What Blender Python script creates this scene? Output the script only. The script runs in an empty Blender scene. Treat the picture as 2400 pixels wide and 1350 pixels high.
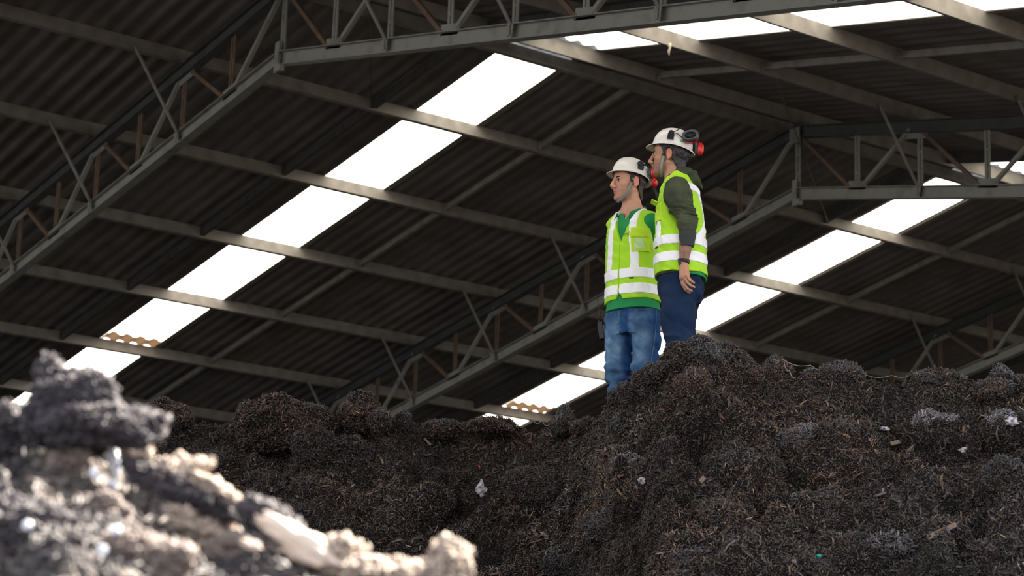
import bpy, math, random
import numpy as np
from mathutils import Vector, Matrix, Euler

random.seed(7)
rng = np.random.default_rng(7)
scene = bpy.context.scene
COL = scene.collection

# ------------------------------------------------------------------ camera
CAM = np.array([19.60624, -11.52821, 1.65538])
FW = np.array([-0.77919738, 0.58204186, 0.23254832])
RT = np.array([0.60425312, 0.79614987, 0.03199291])
UP = np.array([0.1665221, -0.16544684, 0.9720585])
FPX = 5313.56
cam_data = bpy.data.cameras.new('camera')
cam = bpy.data.objects.new('camera', cam_data)
COL.objects.link(cam)
cam.matrix_world = Matrix(((RT[0], UP[0], -FW[0], CAM[0]), (RT[1], UP[1], -FW[1], CAM[1]),
                           (RT[2], UP[2], -FW[2], CAM[2]), (0, 0, 0, 1)))
cam_data.sensor_fit = 'HORIZONTAL'
cam_data.sensor_width = 36.0
cam_data.lens = FPX / 2400 * 36.0
cam_data.clip_start = 0.1
cam_data.clip_end = 400
cam_data.dof.use_dof = True
cam_data.dof.focus_distance = 13.4
cam_data.dof.aperture_fstop = 3.9
scene.camera = cam

# ------------------------------------------------------------------ world, sun, exposure
SKY = 2.45
world = bpy.data.worlds.new('overcast_sky')
scene.world = world
world.use_nodes = True
bg = world.node_tree.nodes['Background']
bg.inputs[0].default_value = (0.92, 0.94, 1.0, 1)
bg.inputs[1].default_value = SKY
sun_data = bpy.data.lights.new('sun', 'SUN')
sun_data.energy = 42.0
sun_data.angle = math.radians(1.5)
sun_data.color = (1.0, 0.90, 0.76)
sun = bpy.data.objects.new('sun', sun_data)
COL.objects.link(sun)
_h = np.array([0.30, 0.954])
SUN_DIR = Vector((_h[0] * math.cos(math.radians(50)), _h[1] * math.cos(math.radians(50)), math.sin(math.radians(50))))
sun.rotation_euler = (-SUN_DIR).to_track_quat('-Z', 'Y').to_euler()
sun.location = (30, 20, 40)
scene.view_settings.view_transform = 'Standard'
scene.view_settings.look = 'None'
scene.view_settings.exposure = 0.0
scene.view_settings.gamma = 1.0
scene.view_settings.use_curve_mapping = False
scene.cycles.max_bounces = 6
scene.cycles.diffuse_bounces = 4
scene.cycles.sample_clamp_indirect = 6.0

# ------------------------------------------------------------------ geometry helpers
def at(px, py, z):
    return CAM + z * (FW + RT * (px - 1200) / FPX + UP * (675 - py) / FPX)
FH = np.array([FW[0], FW[1], 0.0]); FH /= np.linalg.norm(FH)   # horizontal, away from the camera
RH = np.array([-FH[1] * -1.0, -FH[0], 0.0])                      # horizontal, to the right
if RH @ RT < 0: RH = -RH
def at_b(px, py, b):
    """point seen at (px,py) whose horizontal distance ahead of the camera is b"""
    d = FW + RT * (px - 1200) / FPX + UP * (675 - py) / FPX
    return CAM + d * (b / (d @ FH))

def new_mesh(name, verts, faces, mat=None, smooth=True, cols=None):
    me = bpy.data.meshes.new(name)
    verts = np.ascontiguousarray(verts, dtype=np.float32)
    if isinstance(faces, np.ndarray):
        n, k = faces.shape
        me.vertices.add(len(verts)); me.vertices.foreach_set('co', verts.ravel())
        me.loops.add(n * k); me.loops.foreach_set('vertex_index', faces.astype(np.int32).ravel())
        me.polygons.add(n)
        me.polygons.foreach_set('loop_start', np.arange(0, n * k, k, dtype=np.int32))
        me.update(calc_edges=True)
    else:
        me.from_pydata([tuple(map(float, v)) for v in verts], [], [tuple(f) for f in faces])
    if smooth:
        me.polygons.foreach_set('use_smooth', np.ones(len(me.polygons), dtype=bool))
    if cols is not None:
        a = me.color_attributes.new('col', 'FLOAT_COLOR', 'POINT')
        c = np.ones((len(verts), 4), dtype=np.float32); c[:, :3] = cols
        a.data.foreach_set('color', c.ravel())
    if mat: me.materials.append(mat)
    me.update()
    return me

def link(name, me, parent=None, loc=None):
    o = bpy.data.objects.new(name, me)
    COL.objects.link(o)
    if parent is not None: o.parent = parent
    if loc is not None: o.location = loc
    return o

def tag(o, label=None, cat=None, group=None, kind=None):
    if label: o['label'] = label
    if cat: o['category'] = cat
    if group: o['group'] = group
    if kind: o['kind'] = kind
    return o

def empty(name, loc=(0, 0, 0)):
    o = bpy.data.objects.new(name, None)
    o.empty_display_size = 0.1
    COL.objects.link(o); o.location = tuple(loc)
    return o

class MB:
    def __init__(s): s.v = []; s.f = []
    def add(s, v, f):
        n = len(s.v); s.v += [tuple(map(float, p)) for p in v]; s.f += [tuple(i + n for i in q) for q in f]
    def sweep(s, A, B, prof, xdir, caps=True):
        """sweep a 2D polygon (x,y) from A to B; x along xdir, y along axis x xdir"""
        A = np.array(A, float); B = np.array(B, float); ax = B - A; ax /= np.linalg.norm(ax)
        x = np.array(xdir, float); x -= ax * (x @ ax); x /= np.linalg.norm(x); y = np.cross(ax, x)
        n = len(prof)
        vs = [P + x * p[0] + y * p[1] for P in (A, B) for p in prof]
        fs = [(i, (i + 1) % n, n + (i + 1) % n, n + i) for i in range(n)]
        if caps: fs += [tuple(range(n))[::-1], tuple(range(n, 2 * n))]
        s.add(vs, fs)
    def box(s, c, hx, hy, hz, X=(1, 0, 0), Y=(0, 1, 0), Z=(0, 0, 1)):
        c = np.array(c, float); X = np.array(X, float) * hx; Y = np.array(Y, float) * hy; Z = np.array(Z, float) * hz
        vs = [c + a * X + b * Y + d * Z for a in (-1, 1) for b in (-1, 1) for d in (-1, 1)]
        s.add(vs, [(0, 1, 3, 2), (4, 6, 7, 5), (0, 4, 5, 1), (2, 3, 7, 6), (0, 2, 6, 4), (1, 5, 7, 3)])
    def tube(s, pts, r, n=8):
        pts = [np.array(p, float) for p in pts]; rs = r if hasattr(r, '__len__') else [r] * len(pts)
        ref = np.array((0.3, 0.2, 1.0)); V = []; F = []
        for i, p in enumerate(pts):
            t = pts[min(i + 1, len(pts) - 1)] - pts[max(i - 1, 0)]; t /= np.linalg.norm(t) + 1e-12
            a = np.cross(t, ref); a /= np.linalg.norm(a) + 1e-12; b = np.cross(t, a)
            for k in range(n):
                q = 2 * math.pi * k / n; V.append(p + rs[i] * (math.cos(q) * a + math.sin(q) * b))
        for i in range(len(pts) - 1):
            for k in range(n):
                F.append((i * n + k, i * n + (k + 1) % n, (i + 1) * n + (k + 1) % n, (i + 1) * n + k))
        F += [tuple(range(n))[::-1], tuple((len(pts) - 1) * n + k for k in range(n))]
        s.add(V, F)
    def mesh(s, name, mat, smooth=False, org=(0, 0, 0)):
        return new_mesh(name, np.array(s.v) - np.array(org), s.f, mat, smooth)
    def build(s, name, mat, parent=None, smooth=False, org=None):
        if org is None and parent is not None: org = parent.location
        if org is None: org = np.mean(np.array(s.v), axis=0)
        o = link(name, s.mesh(name, mat, smooth, org), parent)
        if parent is None: o.location = tuple(org)
        return o

def channel(h, w, t):      # web at x=0 running along y, flanges towards +x
    return [(0, -h / 2), (w, -h / 2), (w, -h / 2 + t), (t, -h / 2 + t), (t, h / 2 - t), (w, h / 2 - t), (w, h / 2), (0, h / 2)]
def ibeam(h, w, t):        # web along y, flanges along x
    return [(-w/2, -h/2), (w/2, -h/2), (w/2, -h/2+t), (t/2, -h/2+t), (t/2, h/2-t), (w/2, h/2-t), (w/2, h/2), (-w/2, h/2),
            (-w/2, h/2-t), (-t/2, h/2-t), (-t/2, -h/2+t), (-w/2, -h/2+t)]
def angle(a, t):
    return [(0, 0), (a, 0), (a, t), (t, t), (t, a), (0, a)]

# value noise --------------------------------------------------------------
_T = np.random.default_rng(11).random((64, 64, 64)).astype(np.float32)
def vnoise(P, freq, seed=0):
    Q = np.asarray(P, dtype=np.float32) * np.float32(1) * np.asarray(freq, dtype=np.float32) + np.float32(seed * 17.31 + 100)
    I = np.floor(Q); Fr = Q - I; I = I.astype(np.int64) & 63; Fr = Fr * Fr * (3 - 2 * Fr)
    x, y, z = I[..., 0], I[..., 1], I[..., 2]; X, Y, Z = (x + 1) & 63, (y + 1) & 63, (z + 1) & 63
    u, v, w = Fr[..., 0], Fr[..., 1], Fr[..., 2]
    c00 = _T[x, y, z] * (1 - u) + _T[X, y, z] * u; c10 = _T[x, Y, z] * (1 - u) + _T[X, Y, z] * u
    c01 = _T[x, y, Z] * (1 - u) + _T[X, y, Z] * u; c11 = _T[x, Y, Z] * (1 - u) + _T[X, Y, Z] * u
    return ((c00 * (1 - v) + c10 * v) * (1 - w) + (c01 * (1 - v) + c11 * v) * w) * 2 - 1
def fbm(P, freq, oct=4, seed=0, gain=0.5):
    r = 0; a = 1.0
    for i in range(oct):
        r = r + a * vnoise(P, freq * 2.03 ** i, seed + i * 3); a *= gain
    return r
def sstep(a, b, x):
    t = np.clip((x - a) / (b - a), 0, 1); return t * t * (3 - 2 * t)

# materials ----------------------------------------------------------------
def mat(name, base, rough=0.6, metal=0.0, noise=None, spec=0.5, bump=None, attr=False, coords='Object', sheen=0.0, extra=None):
    """noise=(scale, colour2, lo, hi[, (sx,sy,sz)])   bump=(scale, strength)"""
    m = bpy.data.materials.new(name); m.use_nodes = True; nt = m.node_tree; N = nt.nodes; L = nt.links
    b = N['Principled BSDF']
    b.inputs['Base Color'].default_value = (*base, 1); b.inputs['Roughness'].default_value = rough
    b.inputs['Metallic'].default_value = metal; b.inputs['Specular IOR Level'].default_value = spec
    if sheen: b.inputs['Sheen Weight'].default_value = sheen
    tc = N.new('ShaderNodeTexCoord'); src = None
    if attr:
        at_ = N.new('ShaderNodeAttribute'); at_.attribute_name = 'col'; src = at_.outputs['Color']
    if noise:
        mp = N.new('ShaderNodeMapping'); L.new(tc.outputs[coords], mp.inputs[0])
        if len(noise) > 4: mp.inputs['Scale'].default_value = noise[4]
        nz = N.new('ShaderNodeTexNoise'); nz.inputs['Scale'].default_value = noise[0]; nz.inputs['Detail'].default_value = 6
        L.new(mp.outputs[0], nz.inputs['Vector'])
        cr = N.new('ShaderNodeMapRange'); cr.inputs[1].default_value = noise[2]; cr.inputs[2].default_value = noise[3]
        L.new(nz.outputs['Fac'], cr.inputs[0])
        mx = N.new('ShaderNodeMix'); mx.data_type = 'RGBA'
        L.new(cr.outputs[0], mx.inputs[0])
        if src is not None:
            mx.blend_type = 'MULTIPLY'; L.new(src, mx.inputs[6])
        else: mx.inputs[6].default_value = (*base, 1)
        mx.inputs[7].default_value = (*noise[1], 1)
        src = mx.outputs[2]
    if src is not None: L.new(src, b.inputs['Base Color'])
    if bump:
        nb = N.new('ShaderNodeTexNoise'); nb.inputs['Scale'].default_value = bump[0]; nb.inputs['Detail'].default_value = 4
        L.new(tc.outputs[coords], nb.inputs['Vector'])
        bp = N.new('ShaderNodeBump'); bp.inputs['Strength'].default_value = bump[1]; bp.inputs['Distance'].default_value = 0.01
        L.new(nb.outputs['Fac'], bp.inputs['Height']); L.new(bp.outputs[0], b.inputs['Normal'])
    return m

M_SHEET = mat('fibre_cement_sheet', (0.19, 0.172, 0.158), 0.9, noise=(1.6, (0.115, 0.102, 0.093), 0.35, 0.75), spec=0.2)
M_GALV = mat('galvanised_steel', (0.25, 0.228, 0.20), 0.65, 0.1, noise=(6, (0.16, 0.142, 0.125), 0.4, 0.75))
M_GALV2 = mat('galvanised_truss_steel', (0.25, 0.25, 0.22), 0.6, 0.1, noise=(5, (0.14, 0.12, 0.085), 0.5, 0.8))
M_RUST = mat('rusty_brown_steel', (0.17, 0.112, 0.072), 0.8, noise=(9, (0.095, 0.060, 0.040), 0.35, 0.75))
M_DARKB = mat('dark_rod_shaded_strut_steel', (0.10, 0.095, 0.09), 0.7, 0.1, noise=(8, (0.05, 0.045, 0.04), 0.4, 0.8))
M_TOPC = mat('shade_toned_steel', (0.075, 0.078, 0.076), 0.75, 0.05, noise=(5, (0.045, 0.045, 0.042), 0.4, 0.8))  # top chord steel, its shadow put into the base colour
M_WALL = mat('dark_cladding', (0.02, 0.018, 0.016), 0.9, noise=(2, (0.012, 0.011, 0.010), 0.3, 0.7))
M_GROUND = mat('yard_ground', (0.018, 0.015, 0.013), 0.9, noise=(1.2, (0.010, 0.009, 0.008), 0.3, 0.7))

# ------------------------------------------------------------------ roof geometry (fitted to the photograph)
HR = 10.5
AL, AR = 0.188917, 0.195325
SP = 2.08270; U0L, U0R = 0.24205, 0.23480; DL, DR = -0.17787, -0.23677
SK = -0.009239
PD = 0.157                       # purlin depth
Y0, Y1 = 3.14921, 4.04217        # skylight strip within a bay
BAY = 7.5
def u_of(side, k):
    if side < 0: return U0L + (DL if k else 0) + k * SP
    return U0R + (DR if k else 0) + k * SP
def Su(side, u, Y, off=0.0):
    a = AL if side < 0 else AR
    return np.array([side * u * math.cos(a) - side * off * math.sin(a), Y + SK * side * u, HR - u * math.sin(a) - off * math.cos(a)])
def S(side, k, Y, off=0.0, skew=False):
    p = Su(side, u_of(side, k), Y, off)
    if not skew: p[1] = Y
    return p
def nrm(side):
    a = AL if side < 0 else AR
    return np.array([side * math.sin(a), 0, math.cos(a)])
def down(side):
    a = AL if side < 0 else AR
    return np.array([side * math.cos(a), 0, -math.sin(a)])
PITCH = (Y1 - Y0) / 4
NL = 8                            # last purlin on the left slope
NRR = 6                           # last purlin on the right slope (eave)
U_EAVE = {-1: u_of(-1, NL) + 0.3, 1: u_of(1, NRR) + 1.8}  # right overhang, unseen, lengthened to keep sun off the heap
YN, YF = -15.6, 30.4
def wave(t):                      # rounded trapezoid corrugation 0..1, low at integers
    c = 0.5 - 0.5 * math.cos(2 * math.pi * t)
    return min(1, max(0, (c - 0.18) / 0.64)) ** 1.0
AMP = 0.036

def sheet(side, ya, yb, ua, ub):
    """corrugated sheet between ya..yb across, ua..ub down the slope"""
    n0 = max(1, round((yb - ya) / PITCH * 10))
    vs = []; fs = []
    us = [ua, ub]
    for i in range(n0 + 1):
        y = ya + (yb - ya) * i / n0
        for u in us:
            vs.append(Su(side, u, y, -AMP * wave((y - Y0) / PITCH)))
    m = len(us)
    for i in range(n0):
        for j in range(m - 1):
            fs.append((i * m + j, i * m + j + 1, (i + 1) * m + j + 1, (i + 1) * m + j))
    return vs, fs

strips = [BAY * n for n in range(-2, 4)]
mb = MB()
for side in (-1, 1):
    ys = [YN] + [v for s in strips for v in (s + Y0, s + Y1)] + [YF]
    for i in range(0, len(ys), 2):
        mb.add(*sheet(side, ys[i], ys[i + 1], 0.02, U_EAVE[side]))
# ridge capping
mb.sweep((0, YN, HR + 0.055), (0, YF, HR + 0.055), [(-0.35, -0.075), (0, 0), (0.35, -0.075), (0.35, -0.068), (0, 0.008), (-0.35, -0.068)], (1, 0, 0))
ceil_o = mb.build('ceiling', M_SHEET, smooth=False, org=(0, 0, HR)); tag(ceil_o, kind='structure')
ceil_o['label'] = 'dark corrugated roof sheeting seen from below'
for p_ in ceil_o.data.polygons: p_.use_smooth = True

def pane_mat(name, c, tr):
    m = bpy.data.materials.new(name); m.use_nodes = True; nt = m.node_tree; N = nt.nodes; L = nt.links
    N.remove(N['Principled BSDF']); t = N.new('ShaderNodeBsdfTranslucent'); t.inputs[0].default_value = (*c, 1)
    p = N.new('ShaderNodeBsdfTransparent'); p.inputs[0].default_value = (0.9, 0.92, 0.92, 1)
    mx = N.new('ShaderNodeMixShader'); mx.inputs[0].default_value = tr
    L.new(t.outputs[0], mx.inputs[1]); L.new(p.outputs[0], mx.inputs[2]); L.new(mx.outputs[0], N['Material Output'].inputs[0])
    nz = N.new('ShaderNodeTexNoise'); nz.inputs['Scale'].default_value = 1.3
    tc = N.new('ShaderNodeTexCoord'); L.new(tc.outputs['Object'], nz.inputs['Vector'])
    r = N.new('ShaderNodeMix'); r.data_type = 'RGBA'; L.new(nz.outputs['Fac'], r.inputs[0])
    r.inputs[6].default_value = (*c, 1); r.inputs[7].default_value = (c[0] * 0.97, c[1] * 0.97, c[2] * 0.95, 1)
    L.new(r.outputs[2], t.inputs[0])
    return m
M_PANE = pane_mat('translucent_roof_sheet', (0.38, 0.38, 0.37), 0.0)
M_LAP = pane_mat('rust_stained_lap', (0.070, 0.045, 0.027), 0.0)
bayname = {-2: 'behind the camera', -1: 'in the bay before the near truss', 0: 'between the near and the middle truss', 1: 'between the middle and the far truss',
           2: 'beyond the far truss', 3: 'at the far end'}
wn = 0
for n, s in zip(range(-2, 4), strips):
    for side in (-1, 1):
        wn += 1
        mb = MB(); mb.add(*sheet(side, s + Y0, s + Y1, 0.02, U_EAVE[side]))
        w = mb.build('window_%d' % wn, M_PANE, smooth=True, org=(0, s + Y0, HR)); tag(w, kind='structure')
        w['label'] = 'bright white translucent roof strip on the %s slope %s' % ('left' if side < 0 else 'right', bayname[n])
        if side < 0:
            uu = u_of(-1, 5); mb = MB(); v, f = sheet(side, s + Y0, s + Y1, uu - 0.24, uu + 0.02)
            v = [np.array(q) - nrm(side) * 0.004 for q in v]; mb.add(v, f)
            lp = mb.build('sheet_lap', M_LAP, w, smooth=True); lp['label'] = 'rust-brown lapped sheet end'

# light-toned strips added beside the panes to stand for ribs catching light
tn = 0
for n, s in zip(range(-2, 4), strips):
    for side in (-1, 1):
        tn += 1; mb = MB()
        A = Su(side, 0.05, s + Y1 + 0.045, 0.006); B_ = Su(side, U_EAVE[side] - 0.05, s + Y1 + 0.045, 0.006)
        mb.sweep(A, B_, [(-0.045, 0), (-0.045, -0.004), (0.045, -0.004), (0.045, 0)], (0, 1, 0))
        tb = mb.build('trim_%d' % tn, M_GALV, org=(0, s + Y1, HR)); tag(tb, kind='structure')
ORD = ['ridge', 'first', 'second', 'third', 'fourth', 'fifth', 'sixth', 'seventh', 'eighth', 'ninth']
FR = [-15.0, -7.5, 0.0, 7.5, 14.62, 22.1, 30.0]      # truss planes
FRN = {1: 'nearest', 2: 'near', 3: 'middle', 4: 'far', 5: 'farthest'}
bayph = {0: 'bay behind the camera', 1: 'bay before the near truss', 2: 'bay past the near truss',
         3: 'bay past the middle truss', 4: 'bay past the far truss', 5: 'last bay'}
sidn = {-1: 'left', 1: 'right'}

# purlins ------------------------------------------------------------------
def add_purlin(side, k, b):
    ya, yb = FR[b] + 0.002, FR[b + 1] - 0.002
    A = S(side, k, ya, PD / 2 + 0.002); Bp = S(side, k, yb, PD / 2 + 0.002)
    mbp = MB()
    # C section with lips, web on the +X side, mouth towards -X
    h, w, t, l = PD, 0.062, 0.004, 0.016
    prof = [(0, -h/2), (-w, -h/2), (-w, -h/2 + l), (-w + t, -h/2 + l), (-w + t, -h/2 + t), (-t, -h/2 + t), (-t, h/2 - t), (-w + t, h/2 - t), (-w + t, h/2 - l), (-w, h/2 - l), (-w, h/2), (0, h/2)]
    xd = down(side) * (1 if side > 0 else -1)
    mbp.sweep(A, Bp, prof, xd)
    o = mbp.build('purlin', M_GALV)
    nm = 'ridge' if k == 0 else ORD[k]
    if k == 0: lab = 'grey steel purlin at the ridge, %s slope, %s' % (sidn[side], bayph[b])
    else: lab = 'grey purlin, %s below the ridge, %s slope, %s' % (nm, sidn[side], bayph[b])
    tag(o, lab, 'purlin', 'roof purlins')
for b in range(1, 6):
    for k in range(0, NL + 1): 
        if b == 5 and k > 4: continue
        add_purlin(-1, k, b)
    for k in range(0, NRR + 1):
        if b < 2 and k > 0 and k < 0: continue
        add_purlin(1, k, b)

# bridging bars between purlins --------------------------------------------
def add_bridge(side, k, b, t, which):
    y = FR[b] + t
    a_ = u_of(side, k) + (0.0 if side > 0 else 0.064); c_ = u_of(side, k + 1) - (0.064 if side > 0 else 0.002)
    off = PD * 0.5
    A = Su(side, a_, y, off); Bp = Su(side, c_, y, off)
    mbp = MB(); mbp.sweep(A, Bp, channel(0.11 if t < 3 else 0.075, 0.05, 0.004), (0, 1, 0))
    for P in (A, Bp):
        q = down(side) * (0.03 if P is A else -0.03)
        mbp.box(P + q + np.array([0, -0.004, 0]), 0.03, 0.003, 0.06, down(side), (0, 1, 0), nrm(side))
    o = mbp.build('bridging_bar', M_DARKB if t < 3 else M_GALV)  # first bars take darker steel: the shade on them is in the colour
    tag(o, '%s bridging bar down-slope of the %s purlin, %s slope, %s' % (which, ORD[k], sidn[side], bayph[b]), 'bridging bar', 'bridging bars between purlins')
for b in (1, 2, 3, 4):
    for t, wh in ((2.5, 'first'), (5.0, 'second')):
        for k in range(0, 8): add_bridge(-1, k, b, t, wh)
        for k in range(0, 5): add_bridge(1, k, b, t, wh)

# trusses ------------------------------------------------------------------
HB = 1.0454                      # bottom chord centre below the sheets, measured vertically
def bc(side, u, Y):              # on the bottom chord centre line under slope position u
    p = Su(side, u, 0, 0); return np.array([p[0], Y, p[2] - HB])
def tc(side, u, Y, d=0.0):       # top chord centre line
    p = Su(side, u, 0, PD + 0.078 + d); return np.array([p[0], Y, p[2]])
def truss(i):
    Y = FR[i]
    t = empty('roof_truss', (0, Y, HR - HB))
    tag(t, 'steel lattice roof truss, %s of the row along the roof' % FRN[i], 'truss', 'roof trusses')
    org = t.location
    for side in (-1, 1):
        a = AL if side < 0 else AR
        ub = U_EAVE[side] - 0.2
        # chords: I-shaped, made of two channels back to back, web facing along the building
        for nm, A, B in (('top_chord', tc(side, 0.02, Y), tc(side, ub, Y)), ('bottom_chord', bc(side, 0.0, Y), bc(side, ub, Y))):
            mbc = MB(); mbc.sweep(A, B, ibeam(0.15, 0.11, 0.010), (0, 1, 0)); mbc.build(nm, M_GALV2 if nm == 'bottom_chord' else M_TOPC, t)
        nn = NL if side < 0 else NRR
        post_m = M_RUST if side < 0 else M_GALV2
        nodes = [0.0] + [u_of(side, k) for k in range(1, nn + 1)]
        def post(u, top_u=None, m=None):
            T = tc(side, u, Y); T[0] = bc(side, u, Y)[0]; T[2] += 0.0; B_ = bc(side, u, Y)
            T[2] -= 0.03; B_[2] += 0.03
            mbp = MB()
            for s in (-1, 1):   # pair of angles with a gap
                mbp.sweep(B_ + np.array([0.009 * s, 0, 0]), T + np.array([0.009 * s, 0, 0]), [(q[0] * s, q[1]) if s > 0 else (q[0] * s, q[1]) for q in angle(0.034, 0.005)], (1, 0, 0))
            z0, z1 = B_[2], T[2]
            for zf in (0.3, 0.62):
                mbp.box((B_[0], Y + 0.0, z0 + (z1 - z0) * zf), 0.02, 0.006, 0.018)
            mbp.build('post', m or post_m, t)
        if side < 0: post(0.0, m=M_GALV2)
        for j in range(1, nn + 1): post(nodes[j])
        for j in range(nn):
            um = (nodes[j] + nodes[j + 1]) / 2
            post(um)
            P = bc(side, um, Y); P[2] += 0.085
            for end, q in ((nodes[j], -1), (nodes[j + 1], 1)):
                T = tc(side, end + (-q) * 0.10, Y); T[2] -= 0.04
                Bq = P + down(side) * (0.10 * q)
                mbd = MB(); mbd.sweep(Bq + np.array([0, -0.012, 0]), T + np.array([0, -0.012, 0]), angle(0.045, 0.005), (0, 1, 0))
                mm = M_GALV2
                if q * side < 0: mm = M_RUST                      # the arm coming down away from the ridge is the rusty one
                mbd.build('diagonal', mm, t)
            mbg = MB(); mbg.box(P + np.array([0, 0, 0.015]), 0.15, 0.005, 0.055, down(side), (0, 1, 0), nrm(side)); mbg.build('gusset_plate', M_GALV2, t)
            if side > 0 or True:
                T = tc(side, nodes[j + 1], Y); T[2] -= 0.10
                mbg = MB(); mbg.box(T, 0.17, 0.005, 0.045, down(side), (0, 1, 0), nrm(side)); mbg.build('gusset_plate', M_GALV2, t)
            # splice plate on the bottom chord
            q = bc(side, nodes[j + 1] , Y)
            mbs = MB(); mbs.box(q + np.array([0, -0.056, 0]), 0.045, 0.004, 0.07, down(side), (0, 1, 0), nrm(side))
            mbs.build('splice_plate', M_GALV2, t)
    # apex plates
    z = HR - HB
    mba = MB(); mba.box((0, Y - 0.058, z), 0.04, 0.005, 0.17); mba.box((0.05, Y - 0.05, z - 0.13), 0.05, 0.03, 0.035); mba.build('apex_plate', M_GALV2, t)
    mba = MB(); mba.box((0, Y - 0.058, HR - 0.30), 0.09, 0.005, 0.10); mba.build('apex_plate', M_GALV2, t)
for i in (1, 2, 3, 4, 5): truss(i)

# knee braces from truss bottom chords to purlins ---------------------------
for i in (2, 3, 4, 5):
    for side in (-1, 1):
        for k in range(1, (NL if side < 0 else 5) + 1):
            A = bc(side, u_of(side, k), FR[i]) + np.array([0, -0.03, 0.0]); B = S(side, k, FR[i] - 0.69, PD * 0.75) + np.array([0.006, 0, 0])
            mbk = MB(); mbk.sweep(A, B, angle(0.042, 0.005), (1, 0, 0))
            mbk.box(A + np.array([0, -0.03, 0]), 0.022, 0.012, 0.05)
            o = mbk.build('knee_brace', M_GALV)
            tag(o, 'thin knee brace from the %s truss to the %s purlin, %s slope' % (FRN[i], ORD[k], sidn[side]), 'brace', 'knee braces')
# slender tie wires crossing behind the trusses
for (A, B, lab) in ((S(1, 1, 5.2, 0.16), S(-1, 1, 9.9, 0.2) + np.array([0.2, 0, 0]), 'thin dark tie rod dropping from the roof beside the middle truss apex'),
                    (S(-1, 0, 1.2, 0.16), S(-1, 1, 2.5, 0.14), 'thin dark tie rod under the ridge just past the near truss apex')):
    mbt = MB(); mbt.tube([A, B], 0.008, 6); o = mbt.build('tie_rod', M_DARKB, smooth=True); tag(o, lab, 'rod')
# a shred of pale stuff hanging from a purlin at the top
P = S(1, 1, 3.62, PD)
_v = MB(); _v.tube([P + np.array([0.0, 0.0, 0.01]), P + np.array([0.012, 0.004, -0.03]), P + np.array([-0.006, 0.0, -0.07]), P + np.array([0.006, 0.0, -0.12])], [0.030, 0.012, 0.014, 0.004], 7)
_o = _v.build('nest_scrap', mat('dry_nest_fibre', (0.42, 0.36, 0.28), 0.9), smooth=True); tag(_o, 'pale shred of nest material hanging under a ridge-side purlin, top centre', 'nest scrap')

# ground and walls -----------------------------------------------------------
def quad(name, pts, m, kind='structure'):
    me = new_mesh(name, np.array(pts, float), [(0, 1, 2, 3)], m, False); o = link(name, me); o['kind'] = kind; return o
quad('floor', [(-17, -60, 0), (90, -60, 0), (90, 60, 0), (-17, 60, 0)], M_GROUND)
XL = Su(-1, U_EAVE[-1], 0)[0]; ZL = Su(-1, U_EAVE[-1], 0)[2]
quad('wall_left', [(XL + 0.1, YN, 0), (XL + 0.1, YF, 0), (XL + 0.1, YF, ZL), (XL + 0.1, YN, ZL)], M_WALL)
XR = Su(1, U_EAVE[1], 0)[0]; ZR = Su(1, U_EAVE[1], 0)[2]
me = new_mesh('wall_far', np.array([(XL, YF, 0), (XR, YF, 0), (XR, YF, ZR), (0, YF, HR), (XL, YF, ZL)]), [(0, 1, 2, 3, 4)], M_WALL, False)
link('wall_far', me)['kind'] = 'structure'
# ------------------------------------------------------------------ compost heaps
def basis_pt(a, b, z):           # a to the right, b ahead of the camera, z up
    P = CAM[None, :2] + np.asarray(a)[..., None] * RH[:2] + np.asarray(b)[..., None] * FH[:2]
    return np.concatenate([P, np.asarray(z)[..., None]], -1)
def ab(P): 
    d = np.asarray(P) - CAM; return d[..., :2] @ RH[:2], d[..., :2] @ FH[:2]

def img_crest(knots):
    """knots (px, py, b) -> arrays of tangent a/b, crest height, crest distance"""
    t = []; z = []; bb = []
    for px, py, b in knots:
        P = at_b(px, py, b); a_, b_ = ab(P); t.append(a_ / b_); z.append(P[2]); bb.append(b)
    return np.array(t), np.array(z), np.array(bb)

MAIN = [(-300, 1000, 15.5), (200, 980, 15.4), (345, 985, 15.3), (400, 975, 15.2), (460, 985, 15.2), (560, 980, 15.2), (620, 968, 15.1), (680, 965, 15.1), (760, 972, 15.0), (830, 975, 15.0),
        (900, 978, 15.0), (960, 985, 14.9), (1060, 1003, 14.9), (1140, 990, 14.8), (1200, 1000, 14.7), (1250, 1004, 14.6), (1330, 992, 14.4), (1390, 988, 14.0), (1425, 948, 13.7),
        (1445, 915, 13.55), (1480, 906, 13.45), (1510, 898, 13.35), (1535, 880, 13.25), (1570, 860, 13.1), (1650, 850, 12.95), (1720, 858, 12.8), (1765, 876, 12.75), (1800, 868, 12.7), (1850, 886, 12.6), (1920, 882, 12.55),
        (1980, 884, 12.5), (2040, 892, 12.45), (2100, 900, 12.4), (2170, 893, 12.4), (2240, 890, 12.35), (2300, 903, 12.3), (2360, 896, 12.25), (2420, 905, 12.2), (2800, 905, 12.0)]
MAIN = [(x_, y_ + (18 if x_ < 1400 else 14 if x_ > 1755 else 4), b_) for x_, y_, b_ in MAIN]
mt_, mz_, mb_ = img_crest(MAIN)
PL_A = at_b(1485, 1052, 14.25)[2]; PL_B = at_b(1600, 1003, 13.6)[2]
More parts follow.
